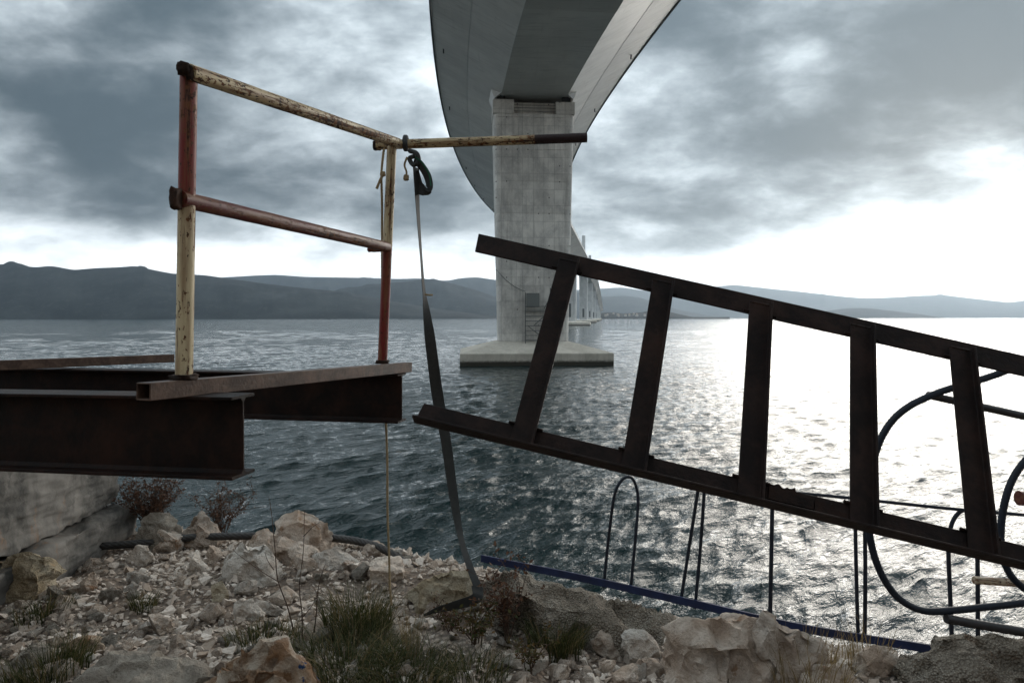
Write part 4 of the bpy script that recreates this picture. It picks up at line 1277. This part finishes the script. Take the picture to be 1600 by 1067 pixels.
BOULDERS = [
 # x0, x1, ytop, ybot, name, material, seed, depth factor, roll, label
 (424, 521, 796, 872, 'boulder', 'rock', 11, 0.8, 0.05, 'large rounded pale boulder at the water edge behind the wire cable'),
 (386, 506, 822, 884, 'boulder', 'rock', 23, 0.55, 0.30, 'angular pale boulder with a peak, just left of the rounded shore boulder'),
 (350, 448, 847, 912, 'boulder', 'rock_white', 35, 0.7, 0.35, 'white topped boulder lying in front of the wire cable'),
 (279, 346, 800, 858, 'boulder', 'rock', 41, 0.8, -0.1, 'brownish peaked boulder below the sparse reddish bush'),
 (214, 284, 799, 860, 'boulder', 'rock_grey', 52, 0.8, 0.1, 'grey boulder touching the end of the concrete abutment'),
 (243, 282, 822, 862, 'stone', 'rock', 58, 0.8, 0.0, 'pale stone in front of the grey boulder by the abutment'),
 (-12, 88, 862, 938, 'boulder', 'rock_yellow', 63, 0.7, -0.15, 'large smooth cream boulder below the abutment at the picture edge'),
 (16, 66, 906, 936, 'stone', 'rock_orange', 67, 0.8, 0.1, 'orange stained stone in front of the cream boulder'),
 (110, 168, 989, 1027, 'stone', 'rock_orange', 71, 0.9, 0.1, 'orange brown blocky stone beside the flat grey slab'),
 (318, 488, 999, 1125, 'boulder', 'rock_rust', 85, 0.8, -0.12, 'big rust stained boulder with blue paint marks at the bottom edge'),
 (95, 345, 1022, 1110, 'rock_slab', 'rock_grey', 92, 0.8, 0.05, 'flat grey brown slab left of the rust stained boulder'),
 (4, 86, 1000, 1055, 'boulder', 'rock_grey', 97, 0.8, 0.1, 'dull rounded boulder at the bottom corner behind dark grass'),
 (364, 414, 932, 970, 'stone', 'rock_white', 103, 0.6, 0.5, 'bright white wedge shaped stone in the middle of the scree'),
 (325, 364, 905, 940, 'stone', 'rock_yellow', 109, 0.7, 0.4, 'yellow stone up the scree from the white wedge stone'),
 (632, 752, 888, 957, 'boulder', 'rock_yellow', 113, 0.8, 0.0, 'ochre flat boulder under the loose strap end'),
 (734, 1068, 878, 1004, 'rock_slab', 'rock_gravel', 127, 0.75, 0.16, 'broad gravelly mound of hardened concrete in front of the blue bar'),
 (1030, 1232, 958, 1105, 'boulder', 'rock', 139, 0.75, 0.04, 'largest pale boulder with a white flat top'),
 (1172, 1312, 944, 1062, 'boulder', 'rock', 141, 0.5, 0.55, 'leaning pointed slab behind the largest pale boulder'),
 (968, 1032, 984, 1034, 'stone', 'rock_white', 151, 0.8, 0.2, 'white block with a reddish face beside the largest boulder'),
 (922, 978, 985, 1032, 'stone', 'rock', 157, 0.8, -0.1, 'dull reddish stone left of the white block'),
 (984, 1038, 1026, 1062, 'stone', 'rock', 163, 0.9, 0.0, 'round pale stone tucked below the white block'),
 (908, 952, 1042, 1085, 'stone', 'rock_white', 167, 0.9, 0.0, 'pale cracked stone at the bottom edge under the green tuft'),
 (936, 962, 1027, 1056, 'stone', 'rock', 173, 0.9, 0.2, 'small upright pale stone above the cracked stone'),
 (958, 998, 1040, 1080, 'stone', 'rock', 179, 0.9, 0.0, 'pale stone between the cracked stone and the largest boulder'),
 (856, 892, 1036, 1068, 'stone', 'rock', 181, 0.9, 0.1, 'roundish stone at the bottom edge below the reddish shrub'),
 (1332, 1412, 1002, 1062, 'boulder', 'rock', 191, 0.8, 0.1, 'pale boulder behind the dry grass near the blue bar end'),
 (1404, 1680, 988, 1130, 'boulder', 'rock_gravel', 193, 0.8, -0.06, 'big rough grey boulder in the bottom corner below the bent bars'),
 (198, 240, 850, 884, 'stone', 'rock_white', 197, 0.8, 0.3, 'white angular stone against the wire cable beside the abutment'),
 (294, 326, 860, 900, 'stone', 'rock_white', 199, 0.8, -0.3, 'white tilted stone below the wire cable and the peaked boulder'),
 (322, 346, 850, 878, 'stone', 'rock', 211, 0.8, 0.0, 'small pale stone under the wire cable beside the white topped boulder'),
 (818, 856, 922, 958, 'stone', 'rock', 223, 0.8, 0.1, 'pale stone half hidden behind the reddish shrub'),
 (120, 150, 892, 928, 'stone', 'rock', 227, 0.8, 0.3, 'tilted pale stone near the cream boulder'),
 (488, 560, 856, 890, 'stone', 'rock_white', 229, 0.8, 0.1, 'low white rock just below the cable end'),
 (560, 632, 874, 905, 'stone', 'rock', 233, 0.8, -0.1, 'low pale rock beside the hanging tan rope'),
 (1225, 1345, 1030, 1085, 'boulder', 'rock', 239, 0.8, 0.1, 'low pale rock behind the dry grass tuft'),
]
for (x0, x1, yt, yb_, nm, mt, sd, df, roll, lab) in BOULDERS:
    if lab in done_labels: continue
    xc = (x0 + x1) / 2
    g0 = gpt(xc, min(yb_, 1130))
    Yf = g0.y
    wd = (x1 - x0) / F * Yf * 1.04
    hh = (yb_ - yt) / F * Yf * 1.06
    dp = max(wd * df, hh * 0.8)
    Yc = Yf + dp * 0.32
    X = (xc - 800) / F * (Yf + dp * 0.2)
    zt = (HOR - yt) / F * (Yf + dp * 0.35)
    big = wd > 0.28
    hz = hh * 1.15 + dp * 0.12
    me = rock_mesh(nm, sd, (wd / (abs(math.cos(roll)) * 0.85 + 0.15), dp, hz), 18 if big else 13, 4 if big else 3, 0.05, 0.03, 0.4)
    zs = None
    Rm = Matrix.Rotation(roll, 3, 'Y')
    top = max((Rm @ v.co).z for v in me.vertices)
    o = link(nm, me, M[mt], None, (X, Yc, zt - top), (0, roll, 0))
    tag(o, lab, 'rock')

# loose stones of the scree: the larger ones singly, the rest as gravel
def in_scree(px, py):
    if px < 640: return py > 862 + 0.00 * px and py < 1075
    if px < 740: return py > 900
    if px < 900: return py > 950
    return py > 1025
stone_meshes = [rock_mesh('rubble_stone', 500 + i, (1.0, random.uniform(0.6, 0.95), random.uniform(0.42, 0.75)), 14, 2, 0.05, 0.03, 0.45) for i in range(14)]
for i, me_ in enumerate(stone_meshes):
    me_.materials.append(M[('rock', 'rock_white', 'rock', 'rock_grey', 'rock', 'rock_white', 'rock')[i % 7]])
g = random.Random(5)
cnt = 0
tries = 0
while cnt < 300 and tries < 8000:
    tries += 1
    px = g.choice((g.uniform(-10, 640), g.uniform(-10, 640), g.uniform(-10, 640), g.uniform(-10, 640), g.uniform(640, 960), g.uniform(960, 1450)))
    py = g.uniform(864, 1066)
    if not in_scree(px, py): continue
    q = gpt(px, py)
    if q.y > float(np.interp(q.x, EX, EY)) + 0.15: continue
    if q.x < -3.3: continue
    s_ = min(0.21, 0.068 * math.exp(g.gauss(0.25, 0.42)))
    o = bpy.data.objects.new('rubble_stone', stone_meshes[g.randrange(14)])
    COL.objects.link(o)
    o.location = (q.x, q.y, q.z + s_ * 0.16)
    o.rotation_euler = (g.uniform(-0.5, 0.5), g.uniform(-0.5, 0.5), g.uniform(0, 6.28))
    o.scale = (s_, s_, s_)
    where = 'the scree below the concrete abutment' if px < 200 and py < 960 else 'the bottom corner near the flat grey slab' if px < 200 else \
        'the upper scree below the wire cable' if px < 640 and py < 920 else 'the middle scree around the bare stems' if px < 640 else \
        'the weedy rubble between strap and mound' if px < 960 else 'the rubble around the largest boulder'
    tone_ = {'limestone': 'pale', 'white limestone': 'whitish', 'grey limestone': 'greyish'}[o.data.materials[0].name]
    tag(o, 'small angular %s stone lying loose in %s' % (tone_, where), 'stone', 'loose stones of the scree')
    cnt += 1
def gravel():
    shapes = []
    for i in range(10):
        me_ = rock_mesh('tmp', 900 + i, (1, 0.8, 0.6), 9, 0, 0, 0, 0.4)
        shapes.append((np.array([v.co[:] for v in me_.vertices]), [tuple(p.vertices) for p in me_.polygons]))
        bpy.data.meshes.remove(me_)
    V, Fc = [], []
    g = random.Random(9); b0 = 0
    n = 0
    while n < 11000:
        x = g.uniform(-4.2, 3.6); y = g.uniform(2.9, 7.0)
        ed = float(np.interp(x, EX, EY))
        if y > ed + 0.25: continue
        if x < -3.35: continue
        dens = mnoise.noise(Vector((x * 1.1, y * 1.1, 4)))
        if x > -0.9 and g.random() < 0.35: continue
        if dens < -0.25 and g.random() < 0.6: continue
        s_ = 0.023 * math.exp(g.gauss(0.2, 0.5))
        s_ = min(s_, 0.1)
        sv, sf = shapes[g.randrange(10)]
        Rm = np.array(Euler((g.uniform(-0.6, 0.6), g.uniform(-0.6, 0.6), g.uniform(0, 6.28))).to_matrix())
        V.append(sv @ Rm.T * s_ + np.array([x, y, ground_z(x, y) + s_ * 0.15]))
        Fc += [tuple(b0 + k for k in f) for f in sf]
        b0 += len(sv); n += 1
    V = np.concatenate(V)
    me_ = bpy.data.meshes.new('gravel'); me_.from_pydata(V.tolist(), [], Fc)
    m, t, b = new_mat('limestone chips')
    rnd = t.node('ShaderNodeNewGeometry').outputs['Random Per Island']
    nn = t.noise(wpos(t), 60, 4, 0.6)
    col = t.mix(rnd, (0.34, 0.265, 0.205), (0.74, 0.66, 0.58))
    col = t.mix(t.ramp(nn, 0.45, 0.7, 0, 0.5), col, (0.20, 0.14, 0.09))
    t.put(b.inputs['Base Color'], col); b.inputs['Roughness'].default_value = 0.92
    tag(link('gravel', me_, m), 'pale limestone chips covering the stony bank', 'gravel', None, 'stuff')
gravel()

# ------------------------------------------------------------------ blue frame at the bank edge and the bent bars
bar_pts = [at(752, 871, 6.30), at(900, 900, 6.02), at(1065, 937, 5.65), at(1240, 977, 5.28), at(1440, 1010, 5.02), at(1500, 1020, 4.95)]
bf = tag(empty('blue_edge_frame', bar_pts[0]), 'blue painted steel bar with upright ribbed hoops along the bank edge', 'steel frame')
mb = MB()
P = rel(bez(bar_pts, 8), bf)
for i in range(len(P) - 1):
    pass
prof = [(-0.008, -0.036), (0.008, -0.036), (0.008, 0.026), (-0.008, 0.026)]
vs = []
for i, q in enumerate(P):
    tg = (P[min(i + 1, len(P) - 1)] - P[max(i - 1, 0)]).normalized()
    sd_ = tg.cross(Vector((0, 0, 1))).normalized(); up_ = sd_.cross(tg)
    for a, bb in prof: vs.append(q + sd_ * a + up_ * bb)
fs = []
for i in range(len(P) - 1):
    for k in range(4):
        fs.append((i * 4 + k, i * 4 + (k + 1) % 4, i * 4 + 4 + (k + 1) % 4, i * 4 + 4 + k))
fs += [(3, 2, 1, 0), tuple((len(P) - 1) * 4 + k for k in range(4))]
mb.add(vs, fs); mb.build('edge_bar', M['blue'], bf)
def ribbed(name, pts, r, mat, parent=None, n=14, pitch=None, depth=0.13):
    """a ribbed bar along points"""
    P = bez(pts, n)
    L = [0.0]
    for i in range(1, len(P)): L.append(L[-1] + (P[i] - P[i - 1]).length)
    pitch = pitch or r * 1.1
    m_ = int(L[-1] / (pitch / 2)); Q = []; j = 0
    for i in range(m_ + 1):
        s_ = L[-1] * i / m_
        while j < len(L) - 2 and L[j + 1] < s_: j += 1
        f_ = (s_ - L[j]) / max(L[j + 1] - L[j], 1e-6)
        Q.append(P[j].lerp(P[j + 1], min(1, f_)))
    if parent is not None: Q = [q - parent.location for q in Q]
    mb = MB()
    mb.tube(Q, [r * (1 + depth * (i % 2)) for i in range(m_ + 1)], 9)
    return mb.build(name, mat, parent, 60)
def bar_at(px):
    for i in range(len(bar_pts) - 1):
        a, b_ = bar_pts[i], bar_pts[i + 1]
        xa, xb = 800 + F * a.x / a.y, 800 + F * b_.x / b_.y
        if xa <= px <= xb: return a.lerp(b_, (px - xa) / (xb - xa)).y
    return bar_pts[-1].y
def Yb(px): return bar_at(px) + 0.03
ribbed('hoop', [at(943, 918, Yb(943)), at(951, 840, Yb(943)), at(960, 775, 5.9), at(970, 752, 5.9), at(981, 745, 5.9), at(991, 752, 5.9), at(997, 780, 5.9), at(993, 840, Yb(985)), at(985, 926, Yb(985))], 0.0125, M['bluerod'], bf)
ribbed('hoop', [at(1063, 944, Yb(1063)), at(1076, 860, Yb(1063)), at(1090, 770, 5.6), at(1093, 748, 5.6), at(1098, 742, 5.6), at(1101, 750, 5.6), at(1099, 790, 5.6), at(1094, 860, Yb(1086)), at(1086, 950, Yb(1086))], 0.013, M['bluerod'], bf)
ribbed('upright_bar', [at(1203, 977, Yb(1203)), at(1205, 880, Yb(1203)), at(1207, 770, Yb(1203))], 0.015, M['bluerod'], bf)
ribbed('upright_bar', [at(1341, 1002, Yb(1341)), at(1338, 900, Yb(1341)), at(1336, 800, Yb(1341))], 0.013, M['bluerod'], bf)
ribbed('upright_bar', [at(1351, 1003, Yb(1351)), at(1352, 900, Yb(1351)), at(1351, 790, Yb(1351))], 0.014, M['bluerod'], bf)
ribbed('hoop', [at(1488, 1026, 4.96), at(1485, 940, 4.96), at(1482, 860, 4.96), at(1486, 822, 4.96), at(1497, 802, 4.96), at(1510, 797, 4.96), at(1522, 806, 4.96), at(1527, 860, 4.96), at(1528, 1026, 4.94)], 0.014, M['bluerod'], bf)
ribbed('tie_bar', [at(1225, 768, 5.2), at(1330, 778, 5.08), at(1480, 794, 4.96), at(1620, 806, 4.9), at(1760, 820, 4.85)], 0.0115, M['bluerod'], bf)
# the big loops
gz_ = lambda px, Y_: ground_z((px - 800) / F * Y_, Y_)
def off_end(px, Y_):
    q = at(px, 900, Y_); q.z = ground_z(q.x, q.y) + 0.02; return q
o = ribbed('bent_bar', [off_end(1860, 3.6), at(1740, 960, 3.45), at(1640, 941, 3.4), at(1560, 946, 3.4), at(1490, 953, 3.4), at(1440, 953, 3.4), at(1400, 930, 3.4), at(1372, 885, 3.4), at(1358, 830, 3.4), at(1357, 770, 3.4), at(1367, 710, 3.4), at(1388, 665, 3.4), at(1420, 635, 3.4), at(1470, 612, 3.4), at(1520, 597, 3.4), at(1570, 580, 3.4), at(1640, 548, 3.4)], 0.0165, M['bluerod'], None, 10)
tag(o, 'thick blue ribbed bar bent into a wide open loop behind the ladder frame', 'bent bar')
o = ribbed('bent_bar', [at(1700, 640, 3.5), at(1640, 685, 3.5), at(1600, 722, 3.5), at(1578, 758, 3.5), at(1566, 805, 3.5), at(1564, 850, 3.5), at(1572, 885, 3.5), at(1592, 912, 3.5), at(1640, 945, 3.5), at(1740, 985, 3.55), off_end(1830, 3.6)], 0.0165, M['bluerod'], None, 10)
tag(o, 'thick blue ribbed bar curving in at the picture edge beside the last rung', 'bent bar')
o = ribbed('straight_bar', [at(1449, 617, 3.42), at(1540, 637, 3.42), at(1640, 659, 3.42), at(1900, 716, 3.42)], 0.0185, M['darkrod'], None, 8)
tag(o, 'dark straight ribbed bar crossing the wide blue loop', 'bar')
o = ribbed('straight_bar', [at(1478, 966, 3.38), at(1540, 977, 3.4), at(1640, 994, 3.4), at(1760, 1018, 3.4)], 0.0215, M['darkrod'], None, 8)
tag(o, 'dark straight bar lying below the blue loop above the corner boulder', 'bar')
pp0, pp1 = at(1522, 906, 4.7), at(1700, 918, 4.7)
o = pipe('broken_pipe', pp0, pp1, 0.026, mat_paint_pipe('cream pipe paint', (0.42, 0.35, 0.25), rust=0.8), None)
tag(o, 'cream and rust painted pipe end behind the last rung', 'pipe')
pp0, pp1 = at(1592, 778, 4.2), at(1760, 790, 4.2)
o = pipe('broken_pipe', pp0, pp1, 0.045, M['railred'], None)
tag(o, 'maroon pipe end just showing at the picture edge', 'pipe')

# ------------------------------------------------------------------ plants
def tuft(name, px, py, hgt, rad, n, mat, label, seed, cat='grass tuft', lean=0.5, Y=None):
    q = gpt(px, py) if Y is None else Vector(((px - 800) / F * Y, Y, ground_z((px - 800) / F * Y, Y)))
    g = random.Random(seed)
    mb = MB()
    for i in range(n):
        a = g.uniform(0, 6.283); rr = rad * math.sqrt(g.random())
        x0, y0 = rr * math.cos(a), rr * math.sin(a)
        h = hgt * g.uniform(0.45, 1.05)
        out = lean * g.uniform(0.2, 1.2) * h
        da = a + g.gauss(0, 0.7)
        dx_, dy_ = math.cos(da) * out, math.sin(da) * out
        wd = g.uniform(0.0016, 0.0036)
        ba = g.uniform(0, 3.14)
        bx, by = math.cos(ba) * wd, math.sin(ba) * wd
        pts = []
        z0 = ground_z(q.x + x0, q.y + y0) - q.z
        for k in range(5):
            t_ = k / 4
            zz = h * (t_ - 0.38 * lean * t_ ** 2.4)
            pts.append((x0 + dx_ * t_ ** 1.8, y0 + dy_ * t_ ** 1.8, z0 + zz))
        vs = []
        for k in range(5):
            f_ = 1 - 0.85 * k / 4
            vs += [(pts[k][0] - bx * f_, pts[k][1] - by * f_, pts[k][2]), (pts[k][0] + bx * f_, pts[k][1] + by * f_, pts[k][2])]
        mb.add(vs, [(k * 2, k * 2 + 1, k * 2 + 3, k * 2 + 2) for k in range(4)])
    o = mb.build(name, mat, None, None, q)
    return tag(o, label, cat)
tuft('grass_tuft', 560, 990, 0.34, 0.20, 800, M['grass'], 'tall dark green grass tuft beside the bare stems', 1)
tuft('grass_tuft', 540, 1055, 0.25, 0.32, 1200, M['grass'], 'spreading dark grass clump at the bottom edge right of the rust stained boulder', 2, lean=0.9)
tuft('grass_tuft', 635, 1056, 0.22, 0.26, 700, M['grass'], 'low tangled grass clump in front of the loose strap end', 3, lean=1.0)
tuft('grass_tuft', 868, 1022, 0.27, 0.17, 620, M['grass'], 'upright green grass tuft on the gravelly mound', 4)
tuft('grass_tuft', 224, 952, 0.14, 0.08, 160, M['grass'], 'small green tuft in the middle of the scree', 5)
tuft('grass_tuft', 70, 965, 0.16, 0.16, 240, M['grass'], 'sparse grass below the cream boulder', 6)
tuft('grass_tuft', 78, 1062, 0.22, 0.20, 600, M['grass'], 'dark grass clump in the bottom corner beside the flat slab', 7)
tuft('grass_tuft', 415, 1002, 0.14, 0.22, 420, M['grass'], 'low grass around the foot of the bare stems', 8)
tuft('grass_tuft', 1262, 1066, 0.32, 0.20, 260, M['drygrass'], 'dry straw coloured grass in front of the leaning slab', 9, lean=0.45)
tuft('grass_tuft', 1205, 984, 0.2, 0.06, 26, M['drygrass'], 'few dry blades at the foot of the single blue upright', 10, lean=0.35)
tuft('grass_tuft', 640, 1030, 0.34, 0.05, 40, M['drygrass'], 'thin dry stalks beside the hanging rope foot', 11, lean=0.2)
tuft('grass_tuft', 1345, 1042, 0.34, 0.14, 70, M['drygrass'], 'wispy dry stalks in front of the paired blue uprights', 12, lean=0.4)
tuft('grass_tuft', 735, 1060, 0.18, 0.2, 380, M['grass'], 'low grass under the reddish shrub at the bottom edge', 13, lean=0.9)

def shrub(name, px, py, hgt, spread, nst, nleaf, leaf, mat, label, seed, droop=0.0, cat='shrub', Y=None):
    q = gpt(px, py) if Y is None else Vector(((px - 800) / F * Y, Y, ground_z((px - 800) / F * Y, Y)))
    g = random.Random(seed)
    o = tag(empty(name, q), label, cat)
    sm, lm = MB(), MB()
    for s_ in range(nst):
        a = g.uniform(0, 6.283); tilt = spread * math.sqrt(g.random())
        h = hgt * g.uniform(0.6, 1.0)
        tip = Vector((math.cos(a) * tilt, math.sin(a) * tilt, h))
        mid = Vector((tip.x * 0.35 + g.gauss(0, 0.02), tip.y * 0.35 + g.gauss(0, 0.02), h * 0.55))
        path = bez([Vector((g.gauss(0, 0.015), g.gauss(0, 0.015), -0.03)), mid, tip], 6)
        sm.tube(path, [0.0045 * (1 - 0.75 * i / (len(path) - 1)) for i in range(len(path))], 5)
        stems = [path]
        for b_ in range(4):
            i = g.randrange(4, len(path))
            e = path[i] + Vector((g.gauss(0, 0.07), g.gauss(0, 0.07), abs(g.gauss(0.06, 0.04)))) * (hgt / 0.4)
            tw = [path[i], path[i].lerp(e, 0.5) + Vector((0, 0, 0.008)), e]
            sm.tube(tw, [0.0025, 0.002, 0.001], 4); stems.append(tw)
        for k in range(nleaf // nst):
            pth = g.choice(stems)
            i = g.randrange(len(pth) // 3, len(pth)) if len(pth) > 3 else g.randrange(0, 3)
            c_ = pth[i] + Vector((g.gauss(0, 0.012), g.gauss(0, 0.012), g.gauss(0, 0.012)))
            l_ = leaf * g.uniform(0.6, 1.3)
            dv = Vector((g.gauss(0, 1), g.gauss(0, 1), g.gauss(0.2, 0.7))).normalized()
            sv = dv.cross(Vector((g.gauss(0, 1), g.gauss(0, 1), g.gauss(0, 1)))).normalized() * l_ * 0.28
            lm.add([c_, c_ + dv * l_ * 0.5 + sv, c_ + dv * l_, c_ + dv * l_ * 0.5 - sv], [(0, 1, 2, 3)])
    sm.build('stems', M['twig'], o)
    if nleaf: lm.build('leaves', mat, o)
    return o
shrub('shrub', 236, 838, 0.46, 0.30, 34, 4200, 0.022, M['leafred'], 'dense reddish brown bush at the end of the concrete abutment', 21, Y=6.2)
shrub('shrub', 345, 842, 0.46, 0.34, 20, 1600, 0.020, M['leafred'], 'sparse reddish brown bush above the peaked boulder', 22, Y=6.2)
shrub('shrub', 796, 1010, 0.56, 0.14, 7, 420, 0.030, M['leafred'], 'tall reddish shrub with a seeded tip in front of the sea', 23)
shrub('shrub', 745, 1010, 0.30, 0.26, 10, 420, 0.026, M['leafgreen'], 'low reddish green shrub right of the loose strap end', 24)
shrub('shrub', 700, 985, 0.16, 0.2, 8, 160, 0.022, M['leafred'], 'small red leaved shrub under the loose strap end', 25)
shrub('shrub', 830, 1050, 0.20, 0.22, 8, 300, 0.022, M['leafgreen'], 'low leafy shrub at the bottom edge under the green tuft', 26)
def bare_stem(px_pts, Yd, label, seed, side=()):
    q0 = at(*px_pts[0], Yd)
    o = tag(empty('bare_stem', q0), label, 'stem')
    pts = rel([at(x, y, Yd) for x, y in px_pts], o)
    mb = MB(); P_ = bez(pts, 6)
    mb.tube(P_, [0.0046 * (1 - 0.75 * i / (len(P_) - 1)) for i in range(len(P_))], 6)
    mb.build('stalk', M['twig'], o)
    for s_ in side:
        mb = MB(); P_ = bez(rel([at(x, y, Yd - 0.03) for x, y in s_], o), 5)
        mb.tube(P_, [0.0028 * (1 - 0.7 * i / (len(P_) - 1)) for i in range(len(P_))], 5)
        mb.build('side_twig', M['twig'], o)
Ys = gpt(465, 1000).y
bare_stem([(462, 1000), (450, 950), (434, 905), (430, 860), (424, 800), (420, 775)], Ys, 'bare brown stem with a long side twig, left one of three', 1, [[(434, 908), (405, 890), (375, 868), (362, 857)], [(428, 890), (418, 875), (414, 862)]])
bare_stem([(472, 1008), (472, 960), (468, 915), (474, 860), (476, 795)], Ys, 'straight bare brown stem in the middle of three', 2, [[(474, 838), (490, 822), (506, 812)], [(472, 965), (488, 945), (496, 925)]])
bare_stem([(490, 995), (494, 960), (497, 920), (505, 890), (509, 880)], Ys, 'short bare brown stem nearest the tall grass tuft', 3, [[(497, 930), (487, 912)]])

# ------------------------------------------------------------------ the air over the strait
mb = MB(); mb.box((-16500, -900, SEA - 4.2), (16500, 15200, 660))
hz = mb.build('haze', None)
m = bpy.data.materials.new('haze'); m.use_nodes = True
t = NT(m.node_tree); t.n.clear()
pv = t.node('ShaderNodeVolumePrincipled')
pv.inputs['Color'].default_value = (0.70, 0.85, 1.0, 1)
pv.inputs['Density'].default_value = 0.000052
pv.inputs['Anisotropy'].default_value = 0.66
t.l.new(pv.outputs[0], t.node('ShaderNodeOutputMaterial').inputs['Volume'])
hz.data.materials.append(m)
m.cycles.homogeneous_volume = True
tag(hz, kind='stuff')
